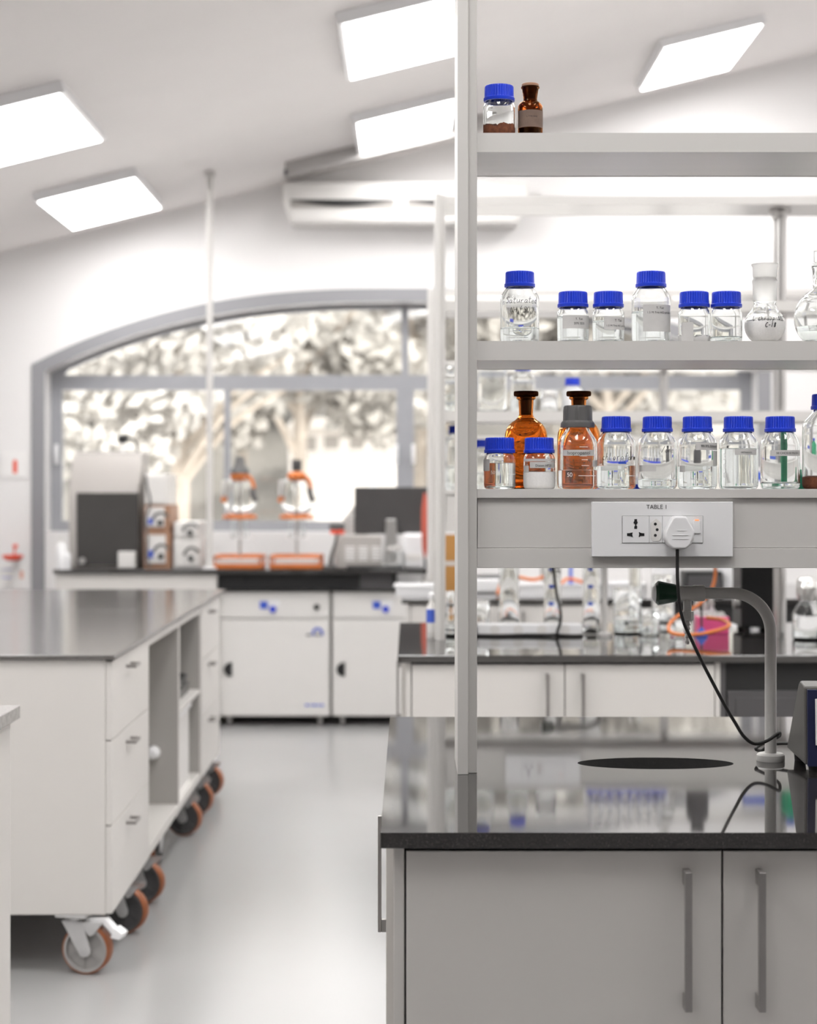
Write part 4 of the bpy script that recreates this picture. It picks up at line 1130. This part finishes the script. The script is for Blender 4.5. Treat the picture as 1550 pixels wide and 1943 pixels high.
# tubes in a blue rack, seen mirrored in the front worktop
tr = thing('test_tube_rack', 'blue rack of pale tubes mirrored in the front worktop', 'tube rack', (X(1186, 6.25), 6.25, ZCC), 0)
w_ = .135
MB().box(-w_, w_, -.045, .045, 0, .014).build('rack_base', M_bluecap, tr)
m = MB().box(-w_ + .008, w_ - .008, -.045, .045, .045, .050)
for s in (-1, 1): m.box(s * w_ - .004, s * w_ + .004, -.045, .045, .0145, .05)
m.build('rack_frame', M_whitep, tr)
tt = MB().lathe([(0, .010), (.005, .013), (.0075, .03), (.0078, .118), (0, .118)], n=14).mesh('tube', M_whitep)
first = None
for i in range(8):
    for j in range(2):
        t = thing('test_tube', 'pale test tubes standing in the blue rack on the middle bench', 'test tube', (X(1186, 6.25) - .115 + i * .0328, 6.232 + j * .036, ZCC), 0, 'tubes in the blue rack')
        link('tube', tt, t)
        q = MB().lathe([(0, .1185), (.0088, .1185), (.0088, .130), (0, .130)], n=14).mesh('cap', M_offwhite) if first is None else first
        first = q; link('cap', q, t)
b = lab_bottle('m', 1260, 6.26, ZCC, 'blurred grey jar next to the blue tube rack, mirrored in the worktop', GB, .07, M_greyp, glass=M_bgglass, cap=M_offwhite)
r = thing('dark_bottle', 'dark squat bottle on the middle rack, mirrored in the front worktop', 'bottle', (X(1323, 6.26), 6.26, ZCC), 0, GB)
MB().lathe([(0, 0), (.036, 0), (.038, .004), (.038, .10), (.03, .118), (.02, .122), (.02, .135), (0, .135)], n=32).build('body', M_darkpan, r)
MB().lathe([(0, .135), (.023, .135), (.023, .155), (0, .155)], n=32).build('cap', M_black, r)
b = lab_bottle('m', 982, 6.25, ZCC, 'blurred bottle with blue cap mirrored beside the front post', GB, .03, glass=M_bgglass)
plain_glass('beaker', 'clear beaker on the middle rack, mirrored left of the tube rack', 'beaker', 1035, 6.25, ZCC, cup(.034, .10), GB)
r = thing('label_box', 'blue and white box at the right of the middle rack shelf', 'box', (X(1430, 6.27), 6.27, ZCC))
MB().box(-.035, .035, -.03, .03, 0, .075).build('carton', M_paper2, r, bevel=.001); MB().box(-.036, .036, -.031, .031, .03, .06).build('print_band', M_bluebag, r)
r = thing('green_bottle', 'green bottle at the right of the middle rack shelf', 'bottle', (X(1500, 6.27), 6.27, ZCC))
MB().lathe([(0, 0), (.03, 0), (.032, .003), (.032, .085), (.02, .10), (.012, .104), (.012, .112), (0, .112)], n=28).build('body', M_greenp, r)
MB().lathe([(0, .112), (.016, .112), (.016, .132), (0, .132)], n=24).build('cap', M_bluecap, r)

# worktop of the middle bench
def cylinder(cx, d, h, R, label, band=True):
    r = thing('measuring_cylinder', label, 'cylinder', (X(cx, d), d, ZT), 0, 'measuring cylinders on the middle bench')
    MB().lathe([(0, .010), (R, .011), (R, h), (R + .003, h + .004), (R - .002, h), (R - .002, .014), (0, .014)], n=36).build('glass', M_bgglass, r, smooth=50)
    MB().lathe([(0, 0), (R * 1.75, 0), (R * 1.8, .006), (R * 1.4, .016), (R * 1.05, .020), (0, .0095)], n=36).build('foot', M_bgglass if band else M_whitep, r)
    if band:
        g = MB()
        for z in (.10, .16, .22): g.arc_strip(R + .0004, -.5, .1, z, z + .012)
        g.build('blue_marks', M_blueink, r)
    return r
cylinder(966, 6.42, .33, .034, 'blurred clear cylinder close to the rack post on the middle bench', False)
cylinder(1048, 6.44, .34, .030, 'blurred measuring cylinder with blue marks, left of the black cable')
cylinder(1122, 6.44, .34, .030, 'blurred measuring cylinder with blue marks, left of the pale tap pipe')
def beaker(cx, d, R, h, label, fill=None, mt=None):
    r = plain_glass('beaker', label, 'beaker', cx, d, ZT, cup(R, h), 'beakers on the middle bench')
    if fill: MB().lathe([(0, .0045), (R - .0025, .0075), (R - .0025, fill), (0, fill)], n=28).build('contents', mt or M_water, r)
    return r
beaker(1190, 6.46, .050, .16, 'tall beaker right of the pale tap pipe', .05)
beaker(1232, 6.40, .036, .09, 'low beaker on the middle bench under the green tap knob', .03)
beaker(1258, 6.55, .040, .20, 'tall narrow beaker behind the green tap knob')
beaker(905, 6.52, .045, .11, 'beaker half behind the front rack post on the middle bench', .05)
beaker(1285, 6.28, .026, .06, 'tiny beaker left of the orange hose coil')
plain_glass('funnel_column', 'dark-filled glass column behind the tall beaker', 'column', 1205, 6.62, ZT, [(0, 0), (.02, 0), (.022, .004), (.022, .33), (.019, .33), (.019, .006), (0, .006)])
r = thing('erlenmeyer_flask', 'clear conical flask in the gap left of the front rack post', 'flask', (X(855, 6.35), 6.35, ZT))
MB().lathe([(0, 0), (.045, 0), (.048, .006), (.018, .11), (.016, .15), (.019, .153), (.014, .153), (.0145, .112), (.044, .010), (0, .004)], n=32).build('glass', M_bgglass, r, smooth=50)
MB().lathe([(0, .0045), (.043, .0095), (.034, .04), (0, .04)], n=32).build('contents', M_water, r)
ps = thing('power_strip', 'white multi-socket strip lying on the middle bench by the rack post', 'power strip', (X(1010, 6.36), 6.36, ZT), 0)
MB().box(-.19, .17, -.03, .03, .0, .042).build('body', M_whitep, ps, bevel=.006)
for i in range(4):
    MB().cyl((-.13 + i * .08, -.031, .022), (-.13 + i * .08, -.028, .022), .017, n=20).build('socket', M_offwhite, ps)
MB().tube([(-.19, 0, .02), (-.26, -.02, .005), (-.35, 0, .005)], .004, n=8, smooth=6).build('cord', M_rubber, ps)
cb = thing('black_cable', 'black cable hanging in front of the measuring cylinders and along the bench', 'cable', (X(1055, 6.30), 6.30, ZT))
pts = [(1050, 1075), (1052, 1100), (1057, 1130), (1063, 1160), (1063, 1180), (1058, 1196), (1052, 1204)]
MB().tube([(X(a, 6.30) - X(1055, 6.3), 0, Z(b, 6.3) - ZT) for a, b in pts] + [(-.10, .02, .006), (-.20, .0, .005), (-.30, .03, .005)], .0052, n=8, smooth=6).build('cord', M_rubber, cb)
MB().tube([(.0, .02, .005), (.06, .0, .005), (.09, .01, .005)], .0048, n=8, smooth=6).build('loose_end', M_rubber, cb)
# orange hose with a coil
oh = thing('rubber_hose', 'orange rubber hose coiled on the middle bench behind the tap outlet', 'hose', (X(1325, 6.2), 6.2, ZT))
def hp(a, b, d): return (X(a, d) - X(1325, 6.2), d - 6.2, Z(b, d) - ZT)
pts = [hp(1356, 1060, 6.35), hp(1357, 1090, 6.33), hp(1350, 1118, 6.30), hp(1325, 1148, 6.26), hp(1285, 1170, 6.22), hp(1268, 1190, 6.15), hp(1280, 1203, 6.08), hp(1320, 1204, 6.05), hp(1362, 1196, 6.10), hp(1384, 1186, 6.2), hp(1370, 1176, 6.3), hp(1340, 1172, 6.33)]
MB().tube(pts, .0062, n=10, smooth=7).build('hose', M_orange, oh)
pk = thing('tip_box', 'bright pink plastic box behind the orange hose coil', 'box', (X(1350, 6.46), 6.46, ZT))
MB().box(-.055, .055, -.04, .04, 0, .060).build('box_body', M_pink, pk, bevel=.003)
MB().box(-.05, .05, -.035, .035, .0600, .062).build('grid', M_whitep, pk)
m = MB()
for i in range(5):
    for j in range(3): m.cyl((-.036 + i * .018, -.022 + j * .022, .062), (-.036 + i * .018, -.022 + j * .022, .074), .006, n=10)
m.build('tips', M_offwhite, pk)
bs = thing('burette_clamp', 'small blue clamp stand in front of the pink box', 'stand', (X(1331, 6.34), 6.34, ZT))
MB().lathe([(0, 0), (.022, 0), (.022, .006), (.012, .02), (.005, .03), (0, .03)], n=24).build('base', M_bluebag, bs)
MB().cyl((0, 0, .028), (0, 0, .15), .004, n=12).build('rod', M_darkpan, bs)
for i, (cx_, h) in enumerate(((1322, .11), (1338, .105), (1350, .12))):
    r = thing('dropper_bottle', ['white dropper bottle, leftmost behind the pink box', 'white dropper bottle, middle one behind the pink box', 'white dropper bottle, rightmost behind the pink box'][i], 'bottle', (X(cx_, 6.57), 6.57, ZT), 0, 'dropper bottles behind the pink box')
    MB().lathe([(0, 0), (.016, 0), (.016, h * .6), (.008, h * .7), (.008, h * .75), (0, h * .75)], n=20).build('body', M_whitep, r)
    MB().lathe([(0, h * .75), (.010, h * .75), (.010, h * .9), (.005, h), (0, h)], n=16).build('cap', M_offwhite, r)
bb = thing('vacuum_pump', 'black boxy pump on the middle bench behind the bent tap pipe', 'pump', (X(1432, 6.62), 6.62, ZT))
MB().box(-.065, .065, -.09, .09, .015, .24).build('housing', M_black, bb, bevel=.008)
MB().cyl((-.05, -.07, .239), (-.05, -.07, .265), .012, n=16).build('top_port', M_steel, bb)
MB().cyl((-.085, -.05, .10), (-.06, -.05, .10), .020, n=20).build('side_port', M_steel, bb)
for s in (-.04, .04):
    for q in (-.06, .06): MB().cyl((s, q, 0), (s, q, .016), .012, n=14).build('foot', M_rubber, bb)
ff = thing('foil_flask', 'clear flask with crumpled foil over its mouth at the right photo edge', 'flask', (X(1532, 6.2), 6.2, ZT))
MB().lathe([(0, 0), (.045, 0), (.05, .006), (.05, .09), (.024, .135), (.021, .18), (.018, .18), (.021, .135), (.047, .088), (.047, .009), (0, .004)], n=36).build('glass', M_bgglass, ff, smooth=50)
MB().lathe([(0, .0045), (.0465, .0095), (.0465, .03), (0, .03)], n=36).build('contents', M_water, ff)
rn = random.Random(3); fo = MB()
fo.lathe([(.026, .13), (.033, .15), (.037, .175), (.033, .198), (.02, .21), (0, .213)], n=36, mod=lambda i, j: 1 + rn.uniform(-.14, .14))
fo.build('foil_cover', M_foil, ff, smooth=0)
sb = thing('wash_bottle', 'narrow clear bottle with blue label left of the middle rack post', 'bottle', (X(819, 6.22), 6.22, ZT), 0)
MB().lathe([(0, 0), (.016, 0), (.0175, .004), (.0175, .105), (.008, .125), (.007, .135), (0, .135)], n=24).build('body', M_offwhite, sb)
MB().arc_strip(.0178, -1.5, 1.5, .055, .100).build('blue_label', M_bluebag, sb)
MB().lathe([(0, .135), (.010, .135), (.010, .15), (.003, .158), (.002, .18), (0, .18)], n=18).build('nozzle', M_whitep, sb)
# farthest bench: trays, hoses, jars
tr = thing('hotplate', 'white round-topped hotplate on the farthest bench near the front post', 'hotplate', (X(935, 9.1), 9.1, ZT))
MB().box(-.12, .12, -.12, .12, 0, .07).build('body', M_whitep, tr, bevel=.012)
MB().lathe([(0, .07), (.10, .07), (.105, .076), (.10, .082), (0, .082)], n=36).build('plate', M_darkpan, tr)
MB().cyl((.05, -.135, .03), (.05, -.119, .03), .016, n=18).build('dial', M_black, tr)
for i, (cx_, w, h, l) in enumerate(((1040, .17, .055, 'long white tray on the farthest bench behind the measuring cylinders'), (1175, .11, .06, 'short white tray on the farthest bench right of the pale tap pipe'), (788, .10, .05, 'white tray at the left end of the farthest bench'))):
    r = thing('tray', l, 'tray', (X(cx_, 8.85), 8.85, ZT), 0, 'white trays on the farthest bench')
    m = MB().box(-w, w, -.12, .12, 0, .006)
    for q in ((-w, -w + .008, -.12, .12), (w - .008, w, -.12, .12), (-w, w, -.12, -.112), (-w, w, .112, .12)): m.box(*q, .006, h)
    m.build('tray_body', M_whitep, r)
    MB().box(-w - .006, w + .006, -.126, -.118, h - .008, h).build('rim', M_whitep, r, bevel=.002)
for i, (x0, x1, z, l) in enumerate(((955, 1035, .075, 'orange hose lying over the long white tray, left one'), (1068, 1120, .065, 'orange hose lying over the long white tray, right one'))):
    d = 8.78
    r = thing('rubber_hose', l, 'hose', (X(x0, d), d, ZT), 0, 'orange hoses on the farthest bench')
    L = X(x1, d) - X(x0, d)
    MB().tube([(-.03, -.06, .008), (0, 0, z), (L * .3, .04, z + .012), (L * .7, -.02, z), (L, .03, z + .01), (L + .03, .0, .04)], .008, n=8, smooth=6).build('hose', M_orange, r)
r = thing('blue_stand', 'small dark blue stand on the farthest bench among the hoses', 'stand', (X(1083, 8.95), 8.95, ZT))
MB().lathe([(0, 0), (.04, 0), (.04, .01), (.01, .02), (.008, .15), (0, .15)], n=20).build('stand', M_bluebag, r)
r = thing('black_box', 'black box on the farthest bench, right of centre behind the hose', 'box', (X(1330, 9.0), 9.0, ZT))
MB().box(-.09, .09, -.1, .1, 0, .11).build('housing', M_black, r, bevel=.006); MB().box(-.08, .08, -.103, -.099, .02, .09).build('front', M_darkpan, r, bevel=.002)
for i, (cx_, l) in enumerate(((1262, 'white canister on the farthest bench left of the black box'), (1385, 'white canister on the farthest bench right of the black box'))):
    r = thing('canister', l, 'canister', (X(cx_, 9.0), 9.0, ZT), 0, 'canisters on the farthest bench')
    MB().lathe([(0, 0), (.06, 0), (.065, .006), (.065, .14), (.05, .16), (0, .16)], n=28).build('body', M_whitep, r)
    MB().lathe([(0, .16), (.045, .16), (.045, .185), (0, .185)], n=24).build('lid', M_offwhite, r)
r = thing('brown_box', 'brown cardboard box on the farthest rack, in the gap left of the front post', 'box', (X(862, 9.15), 9.15, 1.064))
r.location.z = ZT
MB().box(-.055, .055, -.06, .06, 0, .28).build('carton', M_cardb, r, bevel=.002); MB().box(-.0555, .0555, -.061, .061, .13, .15).build('tape', M_paper, r)

# ------------------------------------------------------------------ instruments on the window counter
def on_counter(px, d): return (X(px, d), d, ZK)
# dark-doored instrument
d = 11.05; x0, x1 = X(130, d), X(263, d)
def iz(py): return Z(py, d) - ZK
ins = thing('laboratory_instrument', 'tall beige instrument with sloping hood and dark smoked door by the window', 'instrument', (x0, d, ZK))
W = x1 - x0
MB().prism([(.0, .0), (.0, iz(938)), (.14, iz(862)), (.17, iz(858)), (.46, iz(858)), (.46, 0)], 'x', 0, W).build('housing', M_instr, ins, bevel=.008)
hb = MB()
MB().prism([(X(146, d) - x0 - .0, iz(935)), (W + .002, iz(935)), (W + .002, iz(1073)), (X(146, d) - x0, iz(1073))], 'y', -.014, .002).build('door', M_darkdoor, ins, bevel=.002)
MB().cyl((X(157, d) - x0, -.03, iz(1064)), (X(157, d) - x0, -.012, iz(1064)), .02, n=18).build('lock', M_steel, ins)
MB().box(X(228, d) - x0, X(260, d) - x0, -.09, -.02, .005, iz(1046)).build('control_box', M_offwhite, ins, bevel=.004)
MB().box(.02, W, .16, .46, iz(858), iz(858) + .008).build('lid', M_offwhite, ins, bevel=.002)
wc = thing('camera_module', 'small black camera on top of the dark-doored instrument', 'camera', (X(233, d + .3), d + .3, Z(858, d) + .008))
q = (d + .3) / F
MB().lathe([(0, 0), (.016, 0), (.010, .01), (.010, .055), (0, .055)], n=16).build('stem', M_whitep, wc)
MB().box(-.028, .026, -.03, .03, .055, .098).build('body', M_black, wc, bevel=.004)
MB().tube([(.026, 0, .085), (.055, 0, .082), (.078, 0, .06), (.088, .0, .02), (.09, .01, .0)], .006, n=8, smooth=6).build('cord', M_rubber, wc)
# stacked pump modules
def module(px0, px1, py0, py1, d, label, dial, trim=None, base=None):
    z0 = Z(py1, d) if base is None else base
    r = thing('pump_module', label, 'instrument', (X((px0 + px1) / 2, d), d, z0), 0, 'stacked instrument modules by the window')
    w = (px1 - px0) / 2 * d / F; h = Z(py0, d) - z0 - .001
    MB().box(-w, w, .0, .42, 0, h).build('housing', M_woodbr if trim else M_offwhite, r, bevel=.004)
    MB().box(-w + .012, w - (.03 if trim else .012), -.012, .001, .012 + (.02 if trim else 0), h - .014).build('front_panel', M_offwhite, r, bevel=.003)
    if dial:
        pts = [(w * .35 + .045 * math.cos(a), -.014, h * .45 + .045 * math.sin(a)) for a in [PI * (.15 + .85 * i / 12) for i in range(13)]]
        MB().tube(pts, .008, n=6).build('tubing', M_greycap, r)
        MB().cyl((w * .3, -.03, h * .35), (w * .3, -.01, h * .35), .016, n=16).build('valve', M_black, r)
        if trim: MB().box(-w * .62, -w * .3, -.022, -.01, h * .3, h * .5).build('blue_key', M_blueink, r)
    return r, z0 + h + .0012
_, z = module(273, 324, 1010, 1070, 11.0, 'lowest brown-sided module of the stack beside the dark-doored instrument', True, True, ZK)
_, z = module(273, 322, 958, 1010, 11.0, 'middle brown-sided module of the stack beside the dark-doored instrument', True, True, z)
_, z = module(275, 318, 899, 958, 11.0, 'white top module of the stack beside the dark-doored instrument', False, None, z)
_, z = module(329, 381, 1022, 1068, 11.02, 'lower white module of the short stack by the service pole', True, None, ZK)
_, z = module(330, 378, 990, 1022, 11.02, 'upper white module of the short stack by the service pole', True, None, z)
cbl = thing('instrument_cable', 'dark cable hanging down the front of the module stack', 'cable', (X(283, 10.94), 10.94, ZK))
MB().tube([(X(a, 10.94) - X(283, 10.94), 0, Z(b, 10.94) - ZK) for a, b in ((276, 903), (279, 925), (284, 945), (283, 962), (277, 980), (276, 992), (280, 1020), (278, 1055), (284, 1076))], .007, n=8, smooth=6).build('cord', M_greycap, cbl)
for i, (px, h, R, l) in enumerate(((116, .19, .03, 'tall white bottle left of the dark-doored instrument'), (127, .12, .024, 'short white bottle left of the dark-doored instrument'))):
    r = thing('wash_bottle', l, 'bottle', on_counter(px, 10.97), 0, 'white bottles at the left end of the counter')
    MB().lathe([(0, 0), (R, 0), (R, h * .7), (R * .5, h * .82), (R * .45, h * .86), (0, h * .86)], n=22).build('body', M_whitep, r)
    MB().lathe([(0, h * .86), (R * .6, h * .86), (R * .6, h), (0, h)], n=18).build('cap', M_offwhite, r)
# two glass reactors with orange clamps on orange-rimmed trays
def reactor(pc, d, label, black_top, wide):
    r = thing('glass_reactor', label, 'reactor', (X(pc, d), d, ZK + .001), 0, 'glass reactors by the window')
    s = d / F
    def rz(py): return Z(py, d) - ZK - .001
    tw = wide
    MB().box(-tw, tw, -.12, .16, 0, .028).build('tray_base', M_orange, r, bevel=.006)['label'] = 'orange tray base'
    m = MB()
    for a, b, c_, e in ((-tw, tw, -.13, -.115), (-tw, tw, .15, .165), (-tw, -tw + .014, -.13, .165), (tw - .014, tw, -.13, .165)): m.box(a, b, c_, e, .062, .080)
    for a in (-tw + .007, tw - .007):
        for b in (-.122, .158): m.cyl((a, b, .02), (a, b, .07), .006, n=8)
    m.build('rail', M_orange, r, bevel=.003)
    MB().box(-tw + .03, tw - .03, -.11, .14, .0285, .056).build('tray_insert', M_offwhite, r, bevel=.004)
    MB().cyl((0, .0, .056), (0, .0, rz(893)), .008, n=12).build('shaft', M_steel, r)
    g = MB().lathe([(.028, rz(984)), (.085, rz(970)), (.098, rz(948)), (.088, rz(922)), (.055, rz(905)), (.042, rz(895)), (.040, rz(895)), (.053, rz(907)), (.085, rz(923)), (.095, rz(948)), (.082, rz(968)), (.026, rz(981)), (.028, rz(984))], n=40)
    g.build('vessel', M_bgglass, r, smooth=50)
    MB().lathe([(.02, rz(985.5)), (.098, rz(984.5)), (.104, rz(981)), (.098, rz(977)), (.02, rz(976.5)), (.02, rz(985.5))], n=36).build('lower_clamp', M_orange, r)
    MB().lathe([(.0, rz(914)), (.052, rz(912)), (.060, rz(903)), (.045, rz(896)), (0, rz(894))], n=30).build('upper_collar', M_orange, r)
    if black_top:
        MB().lathe([(0, rz(893.5)), (.028, rz(893.5)), (.030, rz(890)), (.030, rz(874)), (.026, rz(872)), (0, rz(872))], n=24).build('motor', M_screen, r)
    else:
        MB().lathe([(0, rz(898)), (.062, rz(898)), (.055, rz(890)), (.034, rz(882)), (.030, rz(872)), (.022, rz(866)), (0, rz(866))], n=24).build('motor', M_greycap, r)
    MB().box(-.107, -.070, -.02, .02, rz(941), rz(911)).build('controller', M_alu, r, bevel=.004)
    MB().cyl((-.10, 0, rz(953)), (-.085, 0, rz(941)), .018, n=14).build('side_knob', M_orange, r)
    MB().tube([(.045, 0, rz(904)), (.072, -.02, rz(912)), (.085, -.03, rz(928)), (.082, -.03, rz(946))], lambda t: .015 - .004 * t, n=10, smooth=5).build('side_arm', M_orange, r)
    MB().tube([(.078, -.04, rz(927)), (.085, -.045, rz(940)), (.10, -.04, rz(951))], .018, n=10, smooth=5).build('valve_handle', M_greycap, r)
    for i in range(4):
        a = PI / 4 + PI / 2 * i
        MB().lathe([(0, rz(1020)), (.013, rz(1018)), (.015, rz(986)), (.013, rz(986)), (.011, rz(1017)), (0, rz(1018.5))], n=16, c=(.052 * math.cos(a), .052 * math.sin(a), 0)).build('glass_tube', M_bgglass, r, smooth=50)
    MB().lathe([(.012, rz(1022)), (.075, rz(1022)), (.078, rz(1020)), (.012, rz(1019)), (.012, rz(1022))], n=28).build('tube_holder', M_whitep, r)
    return r
reactor(455, 11.05, 'glass reactor with grey motor head and orange collar, next to the service pole', False, .145)
reactor(563, 11.05, 'glass reactor with square black motor head, left of the monitor', True, .155)
# monitor seen from behind, printer, keyboard, red-trimmed unit
d = 11.15
mo = thing('computer_monitor', 'black monitor seen from behind at the right end of the counter', 'monitor', on_counter(742, d))
def mz(py): return Z(py, d) - ZK
w0, w1 = X(672.5, d) - X(742, d), X(811, d) - X(742, d)
MB().box(w0, w1, -.03, .02, mz(1013), mz(924)).build('back_shell', M_screen, mo, bevel=.006)
MB().cyl((0, -.033, mz(1007)), (0, -.029, mz(1007)), .015, n=20).build('emblem', M_offwhite, mo)
MB().prism([(-.03, mz(985)), (.03, mz(985)), (.045, .02), (-.045, .02)], 'y', -.055, -.031).build('stand_neck', M_steel, mo, bevel=.003)
MB().box(-.062, .062, -.05, .07, .0, .016).build('stand_foot', M_steel, mo, bevel=.004)
pr = thing('vented_box', 'beige box with three vent grilles below the monitor', 'instrument', on_counter(682, 11.0))
hw = 42 * 11.0 / F; h = Z(1015, 11.0) - ZK
MB().prism([(-hw - .01, 0), (hw, 0), (hw, h - .005), (-hw + .03, h), (-hw, h - .05)], 'y', 0, .14).build('housing', M_instr, pr, bevel=.012)
for i in range(3):
    m = MB()
    for j in range(5): m.box(-.085 + i * .078, -.085 + i * .078 + .058, -.004, .002, .05 + j * .018, .05 + j * .018 + .010)
    m.build('vent_grille', M_paper2, pr)
wp = thing('label_printer', 'white rounded printer right of the vented box under the monitor', 'printer', on_counter(785, 10.98))
MB().box(-.065, .065, 0, .14, 0, Z(1012, 10.98) - ZK).build('housing', M_whitep, wp, bevel=.022, seg=4)
MB().box(-.05, .05, -.004, .002, .05, .09).build('slot', M_offwhite, wp, bevel=.002)
pj = thing('glass_jar', 'clear jar with grey lid between the vented box and white printer', 'jar', on_counter(748, 10.96))
MB().lathe([(0, 0), (.045, 0), (.05, .005), (.05, .09), (.04, .11), (.037, .11), (.046, .088), (.046, .008), (0, .005)], n=28).build('glass', M_bgglass, pj, smooth=50)
MB().lathe([(0, .1105), (.043, .1105), (.043, .135), (0, .135)], n=28).build('lid', M_alu, pj)
kb = thing('keyboard', 'black keyboard lying at the front of the counter', 'keyboard', on_counter(712, 10.90))
MB().box(-.17, .17, -.04, .05, .0, .018).build('case', M_black, kb, bevel=.004)
m = MB()
for i in range(15):
    for j in range(4): m.box(-.16 + i * .0215, -.16 + i * .0215 + .017, -.035 + j * .021, -.035 + j * .021 + .016, .018, .023)
m.build('keys', M_screen, kb)
st = thing('overhead_stirrer', 'small black and red stirrer head on a stand left of the monitor', 'stirrer', on_counter(640, 11.06))
hh = Z(1005, 11.06) - ZK
MB().box(-.045, .045, -.04, .04, hh - .002, hh + .04).build('head', M_greycap, st, bevel=.006)
MB().box(-.042, .042, -.045, .042, hh - .025, hh - .0025).build('red_band', M_red, st, bevel=.004)
MB().tube([(.0, 0, hh - .025), (-.015, 0, hh * .6), (-.035, 0, hh * .3), (-.04, 0, .02)], lambda t: .007 + .008 * t, n=10, smooth=5).build('stand', M_greycap, st)
MB().lathe([(0, 0), (.05, 0), (.05, .014), (0, .02)], n=24, c=(-.04, 0, 0)).build('base', M_greycap, st)
sv = thing('slanted_case', 'grey slanted case with vents left of the monitor', 'instrument', on_counter(662, 11.32))
hs = Z(952, 11.32) - ZK
MB().prism([(-.09, 0), (.11, 0), (.11, hs), (.03, hs - .02), (-.09, hs * .55)], 'y', 0, .2).build('housing', M_alu, sv, bevel=.006)
m = MB()
for j in range(5): m.box(.0, .09, -.004, .002, hs * .45 + j * .03, hs * .45 + j * .03 + .014)
m.build('vent_grille', M_paper2, sv)
rd = thing('folded_umbrella', 'slender red folded umbrella-like object with black tip at the counter end', 'umbrella', (X(806, 10.90), 10.90, ZK))
def qz(py): return Z(py, 10.9) - ZK
MB().lathe([(0, qz(1060)), (.008, qz(1056)), (.017, qz(1040)), (.022, qz(1000)), (.020, qz(965)), (.010, qz(942)), (.006, qz(935)), (0, qz(935))], n=20, mod=lambda i, j: 1 if i % 4 < 2 else .9).build('canopy', M_redcloth, rd)
MB().tube([(0, 0, .0), (.004, 0, qz(1072)), (0, 0, qz(1059))], .008, n=10, smooth=4).build('tip', M_black, rd)
# ------------------------------------------------------------------ far wall, left: extinguisher corner
sg = thing('extinguisher_sign', 'square sign with a red extinguisher symbol left of the window', 'sign', (X(27, 11.89), 11.892, Z(882, 11.89)))
MB().box(-.083, .083, 0, .008, -.085, .085).build('panel', M_paper2, sg, bevel=.001)
def pz(v): return (882 - v) * 11.89 / F
def pxx(v): return (v - 27) * 11.89 / F
MB().prism([(pxx(24.5), pz(898)), (pxx(32.5), pz(898)), (pxx(32.5), pz(877)), (pxx(30), pz(872)), (pxx(27), pz(872)), (pxx(24.5), pz(877))], 'y', -.002, .001).build('symbol', M_red, sg)
ew = thing('red_wall_fitting', 'red bowl-shaped wall fitting with a small red spout left of the window', 'wall fitting', (X(24, 11.72), 11.72, Z(1056, 11.72)))  # red wall fitting of unknown use
MB().lathe([(0, -.028), (.035, -.026), (.060, -.012), (.068, .006), (.064, .010), (.055, -.006), (.03, -.018), (0, -.02)], n=32).build('bowl', M_red, ew)
MB().tube([(.01, 0, -.015), (.012, 0, .04), (.02, -.02, .06)], .006, n=8, smooth=4).cyl((.008, -.02, .062), (.034, -.02, .07), .012, n=14).build('spout', M_red, ew)
MB().box(-.02, .02, .05, .178, -.02, .0).build('bracket', M_steel, ew)
po = thing('safety_notice', 'white notice with small red and blue print below the red wall fitting', 'notice', (X(24, 11.89), 11.894, Z(1092, 11.89)))
MB().box(-.085, .085, 0, .006, -.075, .075).build('sheet', M_paper2, po)
MB().box(.045, .068, -.002, .001, -.02, .03).build('red_mark', mat('faded_red', (.75, .42, .34), .6), po)
m = MB().box(-.07, -.01, -.002, .001, -.02, -.008).box(-.07, .0, -.002, .001, .035, .042)
m.build('print_lines', mat('faded_blue', (.45, .47, .68), .6), po)
